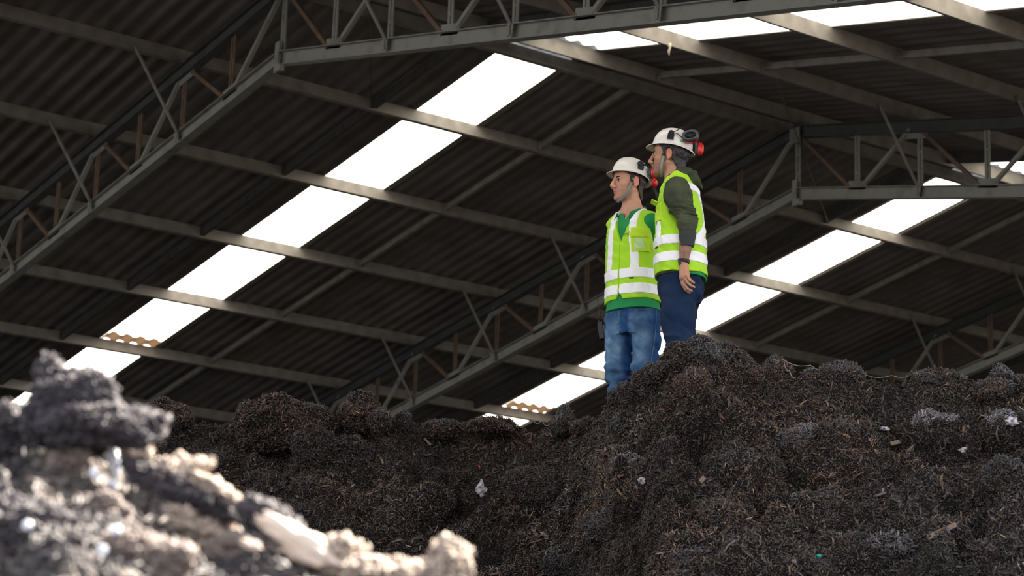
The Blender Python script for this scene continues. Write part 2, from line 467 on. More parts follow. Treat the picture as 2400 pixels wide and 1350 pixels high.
def worley(P, freq, seed=0):
    Q = P.astype(np.float32) * freq + np.float32(seed * 7.7 + 50); I = np.floor(Q).astype(np.int64); Fq = Q - I; best = np.full(P.shape[:-1], 9.0, np.float32)
    for i in (-1, 0, 1):
        for j in (-1, 0, 1):
            for k in (-1, 0, 1):
                c = (I + np.array([i, j, k])) & 63; x, y, z = c[..., 0], c[..., 1], c[..., 2]
                d = (Fq[..., 0] - i - _T[x, y, z]) ** 2 + (Fq[..., 1] - j - _T[y, z, x]) ** 2 + (Fq[..., 2] - k - _T[z, x, y]) ** 2
                best = np.minimum(best, d)
    return np.sqrt(best)
def lumps(P):
    n = 0.16 * vnoise(P, 1.1, 1) + 0.10 * np.abs(vnoise(P, 2.3, 2)) + 0.055 * (1 - 2 * np.abs(vnoise(P, 4.7, 3))) + 0.032 * (1 - 2 * np.abs(vnoise(P, 10.5, 4))) + 0.016 * vnoise(P, 23, 5) + 0.008 * vnoise(P, 50, 6)
    return n
def main_z(a, b):
    t = a / b
    zc = np.interp(t, mt_, mz_); bc_ = np.interp(t, mt_, mb_)
    s = b - bc_
    front = zc - 0.72 * np.maximum(-s - 0.12, 0) - 0.10 * sstep(0, 0.35, -s)
    # a broad shallow gully running down between the two halves of the heap
    g = np.exp(-((t - (0.03 + 0.035 * np.maximum(-s, 0) * -1)) / 0.025) ** 2); front -= 0.18 * g * sstep(0.2, 1.2, -s)
    plateau = np.interp(t, [mt_[16], 0.0, 0.055, 0.08, 0.2], [mz_.min(), PL_A, PL_A, PL_B, PL_B]) - 0.02
    back = zc + (np.minimum(plateau, zc - 0.05) - zc) * sstep(0.05, 0.55, s) 
    back = back - 0.6 * np.maximum(b - 18, 0)
    z = np.where(s < 0, front, back)
    z = z - 4.6 * sstep(0.30, 0.47, t) - 4.6 * sstep(-0.25, -0.37, t)      # the heap's flanks
    P = np.stack([a, b, z], -1)
    w = sstep(0.0, 0.9, np.abs(s)); n = lumps(P)
    wl = 0.13 * sstep(0.75, 0.05, worley(P, 2.6, 1)) + 0.075 * sstep(0.75, 0.05, worley(P, 6.0, 2)) + 0.035 * sstep(0.75, 0.1, worley(P, 14.0, 3))
    n = n * 0.8 + (wl - 0.10)
    fine = 0.03 * (sstep(0.75, 0.1, worley(P, 14.0, 3)) - 0.4) + 0.02 * (1 - 2 * np.abs(vnoise(P, 10.5, 4))) + 0.016 * vnoise(P, 23, 5) + 0.008 * vnoise(P, 50, 6)
    z = z + np.where(s < 0, (n - 0.05) * w + fine * (1 - w), 0.35 * fine * (1 - w) + 0.12 * (n - 0.05) * w * 0.3)
    return np.maximum(z, -0.05)

NV = -FH * 0.75 + np.array([0, 0, 0.66])
def dome(P, f, seed):
    return np.sqrt(np.maximum(0, 1 - (worley(P, f, seed) / 0.78) ** 2))
def clods(P, amt=1.0):
    b = 0.15 * dome(P + 0.05 * vnoise(P, 4, 90)[..., None], 2.9, 21) + 0.075 * dome(P, 7.5, 22) + 0.028 * dome(P, 18, 23) - 0.13
    return P + NV * (amt * b)[..., None]
def main_pos(a, b):
    P = basis_pt(a, b, main_z(a, b)); t = a / b; s = b - np.interp(t, mt_, mb_)
    amt = sstep(-0.10, -0.75, s) * 0.95 + 0.15
    amt = np.where(s > 0.1, 0.1, amt)
    return clods(P, amt)
def grid_mesh(A, B, Z, shift=0.0, seed=9, pos=None):
    P = basis_pt(A, B, Z) if pos is None else pos
    if shift:
        P[..., 0] += shift * vnoise(P, 9, seed); P[..., 1] += shift * vnoise(P, 9, seed + 1)
    ni, nj = A.shape
    idx = np.arange(ni * nj).reshape(ni, nj)
    F = np.stack([idx[:-1, :-1], idx[1:, :-1], idx[1:, 1:], idx[:-1, 1:]], -1).reshape(-1, 4)
    return P.reshape(-1, 3), F

def pal(n, r, kind='mulch'):
    """albedo of single bits of stuff (their own colour)"""
    base = np.array([[0.015, 0.012, 0.011], [0.027, 0.020, 0.017], [0.054, 0.037, 0.027], [0.088, 0.058, 0.038], [0.16, 0.11, 0.07], [0.090, 0.080, 0.094]])
    p = np.array([0.36, 0.27, 0.19, 0.10, 0.015, 0.065])
    c = base[r.choice(len(base), n, p=p)]
    return c * r.uniform(0.45, 1.65, (n, 1)) * r.uniform(0.92, 1.08, (n, 3))

def chips(P, Nrm, r, L=(0.018, 0.065), W=(0.003, 0.014), T=(0.002, 0.006), cols=None, up=0.6, sink=0.25):
    """bent splinters: 12 vertices each"""
    n = len(P)
    d = r.normal(size=(n, 3)); d -= Nrm * (np.sum(d * Nrm, 1, keepdims=True)) * (1 - up)
    d /= np.linalg.norm(d, axis=1, keepdims=True)
    e = np.cross(d, Nrm + 0.5 * r.normal(size=(n, 3))); e /= np.linalg.norm(e, axis=1, keepdims=True); f = np.cross(e, d)
    ln = r.uniform(0, 1, (n, 1)) ** 1.8 * (L[1] - L[0]) + L[0]; wd = r.uniform(0, 1, (n, 1)) ** 2 * (W[1] - W[0]) + W[0]; th = r.uniform(T[0], T[1], (n, 1))
    bend = r.normal(0, 0.18, (n, 1)) * ln
    V = []
    for s, bb, tp in ((-0.5, 0, 0.6), (0, 1, 1.0), (0.5, 0, 0.45)):
        c = P + d * ln * s + f * bend * bb + Nrm * th * sink
        for x, y in ((-1, -1), (1, -1), (1, 1), (-1, 1)):
            V.append(c + e * wd * x * 0.5 * tp + f * th * y * 0.5)
    V = np.stack(V, 1).reshape(-1, 3)
    q = []
    for s in (0, 4):
        for k in range(4): q.append((s + k, s + (k + 1) % 4, s + 4 + (k + 1) % 4, s + 4 + k))
    q += [(3, 2, 1, 0), (8, 9, 10, 11)]
    F = (np.array(q)[None] + (np.arange(n) * 12)[:, None, None]).reshape(-1, 4)
    C = np.repeat(cols, 12, axis=0)
    return V, F, C

M_HEAP = mat('compost_base', (0.014, 0.011, 0.010), 0.85, noise=(14, (0.006, 0.005, 0.005), 0.35, 0.7), bump=(60, 0.8), spec=0.08)
M_CHIP = mat('wood_fibre_bits', (0.05, 0.035, 0.03), 0.50, attr=True, noise=(30, (0.75, 0.72, 0.7), 0.3, 0.8), spec=0.5)

def grey_mask(P, seed=0):
    m = vnoise(P, 0.9, 40 + seed) + 0.5 * vnoise(P, 2.6, 41 + seed)
    return sstep(0.15, 0.7, m)
def colour_bits(P, r, warm=0.0):
    n = len(P); c = pal(n, r)
    ta_, tb_ = ab(P); g = (grey_mask(P) * (0.35 + 0.65 * sstep(-0.02, 0.05, ta_ / tb_)))[:, None]
    greys = r.uniform(0.02, 0.13, (n, 1)) ** 1.0 * np.where(r.random((n, 1)) < 0.12, 2.4, 1.0) * np.array([[0.97, 0.95, 1.05]])
    c = np.where(r.random((n, 1)) < g * 0.75, greys, c)
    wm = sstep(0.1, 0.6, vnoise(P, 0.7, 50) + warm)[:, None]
    shade_mix = 0.45 + 0.95 * sstep(-0.55, 0.55, vnoise(P, 1.6, 55) + 0.6 * vnoise(P, 4.5, 56))[:, None]      # random dark zones painted in to stand for crevice shade
    c = c * shade_mix * (0.68 + 0.32 * sstep(-0.04, 0.05, ta_ / tb_))[:, None]
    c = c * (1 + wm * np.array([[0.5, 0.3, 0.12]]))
    return c

def surf_frame(fz, a, b):
    e = 0.02
    z = fz(a, b); za = fz(a + e, b); zb = fz(a, b + e)
    n = -(za - z)[:, None] / e * RH[None] - (zb - z)[:, None] / e * FH[None] + np.array([0, 0, 1.0])
    n /= np.linalg.norm(n, axis=1, keepdims=True)
    return basis_pt(a, b, z), n

# the main heap
def build_main():
    ts = np.linspace(-0.36, 0.46, 860); bs = np.concatenate([np.linspace(8.2, 10.0, 30)[:-1], np.linspace(10.0, 15.8, 480), np.linspace(15.8, 22, 40)[1:]])
    B, T = np.meshgrid(bs, ts); A = T * B; Z = main_z(A, B)
    V, F = grid_mesh(A, B, Z, 0.0, pos=main_pos(A, B)); globals()['HEAPGEO'] = (V, F)
    me = new_mesh('compost_heap', V - [10, -4, 0], F, M_HEAP)
    o = link('compost_heap', me, loc=(10, -4, 0))
    tag(o, 'huge dark brown compost heap the two men stand on', 'compost heap', kind='stuff')
    r = np.random.default_rng(3)
    VV = []; FF = []; CC = []; off = 0
    tri = np.concatenate([F[:, [0, 1, 2]], F[:, [0, 2, 3]]]); TV = V[tri]; TN = np.cross(TV[:, 1] - TV[:, 0], TV[:, 2] - TV[:, 0]); TA = np.linalg.norm(TN, axis=1)
    cen = TV.mean(1); ca, cb = ab(cen); view = cen - CAM; TN /= TA[:, None] + 1e-12; TN = TN * (1 if TN[:, 2].sum() > 0 else -1)
    face = -(TN * view / np.linalg.norm(view, axis=1, keepdims=True)).sum(1)
    ok = (cb > 10.0) & (cb < 15.7) & (ca / cb > -0.20) & (ca / cb < 0.40) & (face > -0.25) & (cen[:, 2] > 0.3)
    TP = TA * ok * np.clip(face + 0.45, 0.1, 1) * np.where(ca / cb > 0.245, 0.6, 1.0); TP /= TP.sum()
    def scatter(n, b0, b1, t0, t1, **kw):
        nonlocal off
        k_ = r.choice(len(TA), n, p=TP); w = r.dirichlet((1, 1, 1), n)
        P = (TV[k_] * w[:, :, None]).sum(1); N = TN[k_]
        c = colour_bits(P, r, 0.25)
        v, f, cc = chips(P, N, r, cols=c, **kw)
        VV.append(v); FF.append(f + off); CC.append(cc); off += len(v)
    scatter(150000, 10.0, 15.6, -0.19, 0.245, L=(0.014, 0.050), W=(0.002, 0.010), T=(0.0015, 0.005))
    scatter(17000, 10.0, 15.3, -0.19, 0.245, L=(0.04, 0.10), W=(0.006, 0.020), T=(0.002, 0.007))
    scatter(255000, 10.0, 15.6, -0.19, 0.245, L=(0.006, 0.022), W=(0.003, 0.009), T=(0.002, 0.006))
    scatter(110000, 10.0, 15.6, -0.19, 0.245, L=(0.02, 0.06), W=(0.001, 0.0025), T=(0.001, 0.002), up=0.9)
    me = new_mesh('wood_bits', np.concatenate(VV) - [10, -4, 0], np.concatenate(FF), M_CHIP, False, np.concatenate(CC))
    link('wood_bits', me, o)['kind'] = 'stuff'
    return o
HEAP = build_main()

# clumps ----------------------------------------------------------------------
def ico(sub):
    import bmesh
    bm = bmesh.new(); bmesh.ops.create_icosphere(bm, subdivisions=sub, radius=1.0)
    v = np.array([q.co[:] for q in bm.verts]); f = np.array([[q.index for q in p.verts] for p in bm.faces]); bm.free(); return v, f
def clump(name, cx, cy, b, rx, ry, label, rz=None, seed=0, cat='compost clump', rough_=0.22, point=0.0, grey=0.0, warm=0.2, n=2600, group=None, bright=1.0, sub=5, chipL=(0.012, 0.055), skew=0.0, flat=0.0, pale=None, base=None, rot=0.0):
    """lump of matted compost whose outline is about rx, ry pixels"""
    C = at_b(cx, cy, b); k = b * 1.03 / FPX
    v, f = ico(sub)
    d = v.copy(); s = seed * 3.1
    rad = 1 + rough_ * vnoise(d + s, 1.6, seed) + 0.5 * rough_ * vnoise(d + s, 4.0, seed + 1) + 0.3 * rough_ * (1 - 2 * np.abs(vnoise(d + s, 8.0, seed + 2))) + 0.12 * rough_ * vnoise(d + s, 18, seed + 3)
    X = d * rad[:, None]
    if point: X[:, 2] = np.where(X[:, 2] > 0, X[:, 2] * (1 + point * (1 - np.hypot(X[:, 0], X[:, 1])).clip(0, 1) ** 1.3), X[:, 2]); X[:, :2] *= (1 - 0.45 * point * X[:, 2:3].clip(0, 1) / (1 + point))
    if flat: X[:, 2] = np.where(X[:, 2] < 0, X[:, 2] * (1 - flat), X[:, 2])
    a_ = X[:, 0] * rx * k + skew * X[:, 2] * rx * k; b_ = X[:, 1] * (rz or (rx + ry) / 2) * k; z_ = X[:, 2] * ry * k
    if rot: a_, z_ = math.cos(rot) * a_ - math.sin(rot) * z_, math.sin(rot) * a_ + math.cos(rot) * z_
    P = a_[:, None] * RH[None] + b_[:, None] * FH[None] + z_[:, None] * np.array([[0, 0, 1.0]])
    me = new_mesh(name, P, f.astype(np.int32), base or M_HEAP)
    o = link(name, me, loc=C)
    tag(o, label, cat, group)
    r = np.random.default_rng(seed + 100)
    t = r.integers(0, len(f), n); w = r.dirichlet((1, 1, 1), n)
    Q = (P[f[t]] * w[:, :, None]).sum(1)
    N = np.cross(P[f[t][:, 1]] - P[f[t][:, 0]], P[f[t][:, 2]] - P[f[t][:, 0]]); N /= np.linalg.norm(N, axis=1, keepdims=True) + 1e-9
    c = pal(n, r)
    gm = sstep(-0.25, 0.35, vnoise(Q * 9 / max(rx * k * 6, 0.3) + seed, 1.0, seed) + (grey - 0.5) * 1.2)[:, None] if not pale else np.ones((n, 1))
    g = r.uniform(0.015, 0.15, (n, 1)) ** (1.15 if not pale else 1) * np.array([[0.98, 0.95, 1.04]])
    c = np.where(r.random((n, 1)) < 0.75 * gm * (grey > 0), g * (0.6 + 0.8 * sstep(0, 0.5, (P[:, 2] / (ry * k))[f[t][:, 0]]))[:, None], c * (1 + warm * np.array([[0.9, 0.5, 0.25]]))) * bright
    if pale: c = r.uniform(0.3, 1.0, (n, 1)) * np.array([pale])
    V1, F1, C1 = chips(Q, N, r, L=chipL, W=(0.002, 0.009), T=(0.002, 0.005), cols=c, up=0.3 if pale else 0.75)
    me2 = new_mesh('wood_bits', V1, F1, M_CHIP, False, C1)
    link('wood_bits', me2, o)['kind'] = 'stuff'
    return o
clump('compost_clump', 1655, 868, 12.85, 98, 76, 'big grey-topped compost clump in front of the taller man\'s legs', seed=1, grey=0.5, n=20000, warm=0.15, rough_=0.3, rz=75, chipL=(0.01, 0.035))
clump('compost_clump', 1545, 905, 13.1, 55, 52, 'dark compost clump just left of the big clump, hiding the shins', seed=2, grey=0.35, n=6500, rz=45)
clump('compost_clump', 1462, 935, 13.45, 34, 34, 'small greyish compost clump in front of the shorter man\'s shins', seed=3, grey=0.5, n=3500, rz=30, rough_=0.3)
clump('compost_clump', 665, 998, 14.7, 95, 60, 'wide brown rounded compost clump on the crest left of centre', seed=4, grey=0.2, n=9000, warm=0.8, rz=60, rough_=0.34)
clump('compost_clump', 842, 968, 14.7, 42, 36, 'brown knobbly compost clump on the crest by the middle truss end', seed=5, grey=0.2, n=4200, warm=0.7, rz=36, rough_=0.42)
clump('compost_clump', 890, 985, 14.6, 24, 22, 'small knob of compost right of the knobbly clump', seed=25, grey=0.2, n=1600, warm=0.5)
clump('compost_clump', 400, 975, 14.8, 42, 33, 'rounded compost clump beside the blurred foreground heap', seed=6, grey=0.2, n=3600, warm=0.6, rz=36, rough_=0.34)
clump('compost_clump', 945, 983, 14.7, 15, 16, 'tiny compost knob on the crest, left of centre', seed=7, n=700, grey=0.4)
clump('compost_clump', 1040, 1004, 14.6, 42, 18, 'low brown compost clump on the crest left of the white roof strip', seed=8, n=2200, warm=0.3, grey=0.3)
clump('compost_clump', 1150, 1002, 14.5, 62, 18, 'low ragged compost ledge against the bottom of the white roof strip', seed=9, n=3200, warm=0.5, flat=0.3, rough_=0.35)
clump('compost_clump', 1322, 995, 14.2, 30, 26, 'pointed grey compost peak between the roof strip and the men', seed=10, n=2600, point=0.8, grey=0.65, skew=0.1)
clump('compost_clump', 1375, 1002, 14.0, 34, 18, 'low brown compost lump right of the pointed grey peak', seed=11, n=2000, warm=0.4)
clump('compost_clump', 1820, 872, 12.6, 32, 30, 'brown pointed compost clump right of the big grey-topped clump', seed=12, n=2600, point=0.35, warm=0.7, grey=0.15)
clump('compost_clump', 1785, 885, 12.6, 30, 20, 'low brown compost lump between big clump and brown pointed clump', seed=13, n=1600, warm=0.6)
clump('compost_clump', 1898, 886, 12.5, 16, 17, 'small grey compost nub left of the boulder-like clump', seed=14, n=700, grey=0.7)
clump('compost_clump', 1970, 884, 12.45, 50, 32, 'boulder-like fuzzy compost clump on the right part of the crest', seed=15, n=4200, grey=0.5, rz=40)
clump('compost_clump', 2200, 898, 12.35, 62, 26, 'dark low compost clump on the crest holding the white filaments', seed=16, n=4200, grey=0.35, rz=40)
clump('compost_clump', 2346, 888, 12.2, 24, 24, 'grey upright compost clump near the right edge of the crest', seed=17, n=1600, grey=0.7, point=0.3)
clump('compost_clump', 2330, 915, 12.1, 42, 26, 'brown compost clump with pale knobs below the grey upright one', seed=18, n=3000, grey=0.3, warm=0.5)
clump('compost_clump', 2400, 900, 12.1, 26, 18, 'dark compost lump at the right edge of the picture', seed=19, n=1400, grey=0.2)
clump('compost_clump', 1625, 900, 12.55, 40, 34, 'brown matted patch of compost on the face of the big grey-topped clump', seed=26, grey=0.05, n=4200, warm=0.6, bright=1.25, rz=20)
# lumps on the slope
for i_, (cx_, cy_, rx_, ry_, g_, w_, br_, lab_) in enumerate((
        (1480, 1010, 40, 36, 0.6, 0.1, 0.9, 'greyish compost lump on the slope right below the shorter man'),
        (1470, 1100, 34, 30, 0.9, 0.0, 1.7, 'small pale grey compost lump left of the small white scrap'),
        (1965, 1010, 40, 26, 0.4, 0.3, 1.0, 'compost lump left of the thin white scrap on the right slope'),
        (2350, 1000, 40, 30, 1.0, 0.0, 1.8, 'grey mouldy compost lump near the right edge, upper slope'),
        (1790, 1100, 50, 34, 0.3, 0.2, 0.8, 'dark compost lump below and left of the grey matted clump'),
        (2350, 1140, 56, 60, 0.2, 0.0, 0.6, 'very dark compost lump at the right edge, middle of the slope'),
        (1700, 1210, 56, 36, 0.3, 0.4, 1.0, 'brownish compost lump in the lower middle of the right slope'),
        (1930, 1190, 60, 40, 0.5, 0.2, 1.0, 'broad compost lump below the grey matted clump'),
        (2090, 1300, 60, 40, 0.7, 0.0, 1.1, 'grey compost lump at the bottom edge right of the teal scrap'),
        (1420, 1240, 50, 36, 0.6, 0.1, 1.0, 'greyish compost lump near the bottom, centre of the slope'),
        (1330, 1320, 54, 30, 0.6, 0.1, 1.0, 'greyish compost lump at the bottom edge, centre'))):
    Ph = None
    LATE = globals().setdefault('LATE', []); LATE.append((cx_, cy_, rx_, ry_, g_, w_, br_, lab_, 200 + i_))
for cx_, cy_, rx_, ry_, lab_ in ((830, 1060, 40, 34, 'dark compost lump with a peak on the left slope'), (1010, 1180, 56, 40, 'brown compost lump on the left slope below the dark peak'), (620, 1130, 40, 28, 'dark compost lump just above the foreground heap'), (1180, 1230, 50, 30, 'dark compost lump low in the middle of the slope')):
    LATE.append((cx_, cy_, rx_, ry_, 0.15, 0.2, 0.85, lab_, 230 + cx_ // 10))
clump('compost_clump', 1905, 1045, 11.95, 72, 46, 'grey matted compost clump in the middle of the right slope', seed=20, n=7000, grey=0.9, bright=1.5, rz=34)
clump('compost_clump', 2195, 1010, 11.95, 58, 40, 'pale mouldy compost clump high on the right slope', seed=21, n=5200, grey=1.1, bright=2.0, rz=26)
clump('compost_clump', 1640, 1315, 11.3, 62, 40, 'grey matted compost clump at the bottom edge right of centre', seed=22, n=4600, grey=0.8, bright=1.1, rz=30)
clump('compost_clump', 735, 1050, 14.35, 46, 46, 'dark bulging compost clump below the wide brown one', seed=23, n=3600, grey=0.1, bright=0.6, rz=26)
clump('compost_clump', 1240, 1135, 13.3, 62, 40, 'dark brown compost clump on the slope below the pointed peak', seed=24, n=5200, warm=0.15, bright=0.8, rz=26)

# loose things on the heap ------------------------------------------------------
M_WHITE = mat('white_scrap', (0.45, 0.43, 0.47), 0.7, noise=(45, (0.08, 0.075, 0.08), 0.42, 0.60))
M_STICK = mat('pale_wood', (0.15, 0.10, 0.07), 0.7, noise=(30, (0.12, 0.08, 0.05), 0.4, 0.7))
M_THREAD = mat('pale_filament', (0.20, 0.175, 0.15), 0.6)
M_BLUE = mat('blue_scrap', (0.02, 0.14, 0.28), 0.5); M_TEAL = mat('teal_scrap', (0.01, 0.30, 0.24), 0.5); M_RED = mat('red_scrap', (0.4, 0.02, 0.02), 0.5)
from mathutils.bvhtree import BVHTree
_bvh = BVHTree.FromPolygons([tuple(q) for q in HEAPGEO[0].tolist()], HEAPGEO[1].tolist())
def hit(px, py, lift=0.0):
    d = FW + RT * (px - 1200) / FPX + UP * (675 - py) / FPX
    h_ = _bvh.ray_cast(Vector(CAM.tolist()), Vector(d.tolist()))[0]
    if h_ is not None: return np.array(h_)
    return hit_old(px, py)
def hit_old(px, py, lift=0.0):
    """where the sight line through (px,py) meets the front of the heap"""
    lo = 10.4
    bs = np.linspace(10.6, 15.6, 1200); d = FW + RT * (px - 1200) / FPX + UP * (675 - py) / FPX
    P = CAM + d[None] * (bs / (d @ FH))[:, None]; a_, b_ = ab(P)
    z = main_z(a_, b_); i = np.argmax(P[:, 2] < z) 
    return P[i] - FH * 0.02 + np.array([0, 0, lift])
for cx_, cy_, rx_, ry_, g_, w_, br_, lab_, sd_ in LATE:
    b__ = ab(hit(cx_, cy_))[1] + 0.08
    clump('compost_clump', cx_, cy_, b__, rx_, ry_, lab_, seed=sd_ % 97, grey=g_, warm=w_, bright=br_, n=int(rx_ * ry_ * 1.6) + 400, rz=(rx_ + ry_) * 0.3, rough_=0.32)
def scrap(name, px, py, rx, ry, m, label, cat, seed, front=0.03):
    P = hit(px, py) - FH * 0.02; k = 12.5 / FPX
    v, f = ico(3)
    rad = 1 + 0.45 * vnoise(v + seed, 2.2, seed) + 0.2 * vnoise(v + seed, 6, seed)
    X = v * rad[:, None]
    Q = (X[:, 0] * rx * k)[:, None] * RH + (X[:, 1] * min(rx, ry) * k * 0.5)[:, None] * FH + (X[:, 2] * ry * k)[:, None] * np.array([0, 0, 1.0])
    o = link(name, new_mesh(name, Q, f.astype(np.int32), m), loc=P); tag(o, label, cat); return o
scrap('plaster_lump', 1127, 1147, 13, 19, M_WHITE, 'white crumbly lump lying on the middle of the slope', 'rubble', 31, 0.1)
scrap('plastic_scrap', 1504, 1128, 9, 8, M_WHITE, 'small white scrap on the slope below the shorter man', 'scrap', 32, 0.08)
scrap('plastic_scrap', 2072, 1006, 14, 5, M_WHITE, 'thin white scrap on the right slope left of the mouldy clump', 'scrap', 33, 0.08)
scrap('plastic_scrap', 2262, 1056, 13, 6, M_WHITE, 'white scrap below the pale mouldy clump on the right slope', 'scrap', 34, 0.08)
scrap('plastic_scrap', 2372, 990, 14, 9, M_WHITE, 'white scrap on the slope near the right edge', 'scrap', 35, 0.08)
scrap('plastic_scrap', 1919, 1304, 5, 4, M_TEAL, 'tiny teal scrap near the bottom of the right slope', 'scrap', 36, 0.08)
scrap('plastic_scrap', 1221, 1125, 8, 3, M_BLUE, 'tiny blue scrap right of the white crumbly lump', 'scrap', 37, 0.12)
scrap('plastic_scrap', 1124, 1095, 3, 4, M_RED, 'tiny red scrap above the white crumbly lump', 'scrap', 38, 0.12)
def stick(px0, py0, px1, py1, w, label, name='wood_stick', m=None, front=0.06):
    A = hit(px0, py0) - FH * 0.03; B = hit(px1, py1) - FH * 0.03
    if abs((A - B) @ FH) > 0.10: B = at_b(px1, py1, ab(A)[1])
    s = MB(); d = (B - A); x = np.cross(d, FH); s.sweep(A, B, [(-w, -w * .4), (w * .8, -w * .5), (w, w * .4), (-w * .7, w * .5)], x)
    o = s.build(name, m or M_STICK); tag(o, label, 'stick' if name == 'wood_stick' else 'wood chip'); return o
stick(2172, 1262, 2238, 1232, 0.014, 'pale straight stick low on the right slope')
stick(1626, 836, 1590, 846, 0.012, 'tan stick end poking from the big grey-topped clump', front=0.15) if False else None
stick(1255, 1252, 1275, 1305, 0.010, 'brown stick near the bottom centre of the slope')
stick(995, 865 + 165, 1010, 1045, 0.008, 'short tan splinter on the crest left of the roof strip', name='wood_chip')
stick(1345, 1024, 1362, 1019, 0.007, 'short pale splinter below the pointed grey peak', name='wood_chip')
stick(893, 1075, 898, 1088, 0.008, 'pale triangular splinter on the left slope', name='wood_chip')
stick(2085, 1043, 2106, 1038, 0.012, 'tan wood chip on the right slope below the thin white scrap', name='wood_chip')
stick(1640, 1132, 1650, 1122, 0.014, 'square tan wood chip on the slope below the big clump', name='wood_chip')

def filament(knots, label, r=0.0035):
    r = r * 0.6
    pts = [at_b(px, py, b) for px, py, b in knots]
    t = MB(); P = []
    for i in range(len(pts) - 1):
        for q in np.linspace(0, 1, 8)[:-1 if i < len(pts) - 2 else None]: P.append(pts[i] * (1 - q) + pts[i + 1] * q - np.array([0, 0, 0.02 * math.sin(math.pi * q)]))
    t.tube(P, r, 6); o = t.build('filament', M_THREAD, smooth=True); tag(o, label, 'filament')
filament([(1832, 841, 12.5), (1900, 856, 12.45), (1945, 864, 12.4)], 'pale filament stretched between pointed clump and boulder-like clump', 0.004)
filament([(2018, 874, 12.4), (2090, 880, 12.35), (2148, 873, 12.3)], 'pale filament stretched right of the boulder-like clump')
filament([(2148, 873, 12.3), (2200, 882, 12.3), (2260, 893, 12.3)], 'pale filament draped over the dark low clump')
filament([(2260, 893, 12.3), (2300, 890, 12.3), (2345, 886, 12.15)], 'pale filament near the right edge of the crest', 0.003)
filament([(1838, 852, 12.5), (1850, 868, 12.5), (1864, 884, 12.5)], 'thin root hanging right of the brown pointed clump', 0.005)
filament([(1250, 986, 14.2), (1270, 985, 14.2), (1288, 995, 14.2)], 'thin pale stem left of the pointed grey peak', 0.005)

# the near heap, out of focus, outside the roof edge ---------------------------------
NEAR = [(-300, 960, 4.6), (-100, 970, 4.5), (0, 985, 4.45), (60, 1000, 4.4), (130, 965, 4.3), (240, 950, 4.25), (320, 985, 4.2), (350, 1040, 4.15), (400, 1085, 4.1), (470, 1110, 4.1), (540, 1155, 4.05), (620, 1180, 4.0),
        (700, 1235, 4.0), (760, 1265, 4.0), (850, 1300, 3.95), (950, 1325, 3.95), (1100, 1375, 3.9), (1250, 1460, 3.9), (1500, 1560, 3.9)]
NEAR = [(x_, y_ + 62 * float(np.interp(x_, [150, 400, 900, 1200], [0.2, 0.9, 1.0, 0.5])), b_) for x_, y_, b_ in NEAR]
nt_, nz_, nb_ = img_crest(NEAR)
def near_z(a, b):
    t = a / b; zc = np.interp(t, nt_, nz_); bc_ = np.interp(t, nt_, nb_); s = b - bc_
    z = np.where(s < 0, zc - 0.55 * np.maximum(-s, 0), zc - 0.5 * np.maximum(s - 0.1, 0))
    P = np.stack([a, b, z], -1)
    n = 0.09 * vnoise(P, 3.1, 61) + 0.045 * (1 - 2 * np.abs(vnoise(P, 7.5, 62))) + 0.022 * (1 - 2 * np.abs(vnoise(P, 16, 63))) + 0.010 * vnoise(P, 37, 64)
    n = 0.7 * n + 0.10 * (sstep(0.8, 0.05, worley(P, 3.3, 5)) - 0.4) + 0.05 * (sstep(0.8, 0.05, worley(P, 8.0, 6)) - 0.4) - 0.045
    return np.maximum(z + n, -0.05)
M_NEAR = mat('dry_compost_base', (0.060, 0.046, 0.046), 0.8, noise=(9, (0.012, 0.010, 0.013), 0.40, 0.60), bump=(40, 0.6), spec=0.5)
def build_near():
    ts = np.linspace(-0.32, 0.08, 330); bs = np.linspace(2.2, 7.6, 440)
    B, T = np.meshgrid(bs, ts); A = T * B; Z = near_z(A, B)
    V, F = grid_mesh(A, B, Z, 0.03, 70)
    C0 = np.array([15.8, -9.6, 0])
    o = link('compost_heap', new_mesh('compost_heap', V - C0, F, M_NEAR), loc=C0)
    tag(o, 'blurred sunlit compost heap in the bottom left foreground', 'compost heap', kind='stuff')
    r = np.random.default_rng(5)
    n = 34000
    t = r.uniform(-0.26, 0.02, n); b = r.uniform(3.0, 5.0, n)
    P, N = surf_frame(near_z, t * b, b)
    Wb = P.copy(); P[:, 0] += 0.03 * vnoise(Wb, 9, 70); P[:, 1] += 0.03 * vnoise(Wb, 9, 71)
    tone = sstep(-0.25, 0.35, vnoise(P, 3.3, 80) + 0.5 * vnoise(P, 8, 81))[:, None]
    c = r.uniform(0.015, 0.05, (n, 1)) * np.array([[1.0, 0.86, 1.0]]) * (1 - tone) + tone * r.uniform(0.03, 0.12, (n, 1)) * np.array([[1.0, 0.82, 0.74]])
    gl = r.random(n) < 0.006; c[gl] = r.uniform(0.3, 0.8, (gl.sum(), 1)) * np.array([[0.95, 0.97, 1.0]])  # a few bits coloured near-white to stand for glints
    v, f, cc = chips(P, N, r, L=(0.008, 0.045), W=(0.003, 0.014), T=(0.002, 0.008), cols=c, up=0.5)
    link('wood_bits', new_mesh('wood_bits', v - C0, f, M_CHIP, False, cc), o)['kind'] = 'stuff'
build_near()
def near_hit(px, py):
    bs = np.linspace(2.8, 6, 1500); d = FW + RT * (px - 1200) / FPX + UP * (675 - py) / FPX
    P = CAM + d[None] * (bs / (d @ FH))[:, None]; a_, b_ = ab(P); z = near_z(a_, b_); ok_ = P[:, 2] < z; i = np.argmax(ok_) if ok_.any() else np.argmin(P[:, 2] - z); return P[i]
M_PLAS = mat('pale_plastic', (0.70, 0.74, 0.82), 0.25, noise=(6, (0.55, 0.58, 0.66), 0.4, 0.7))
M_PALE = mat('pale_dry_wood', (0.55, 0.47, 0.41), 0.6, noise=(14, (0.5, 0.38, 0.3), 0.4, 0.7))
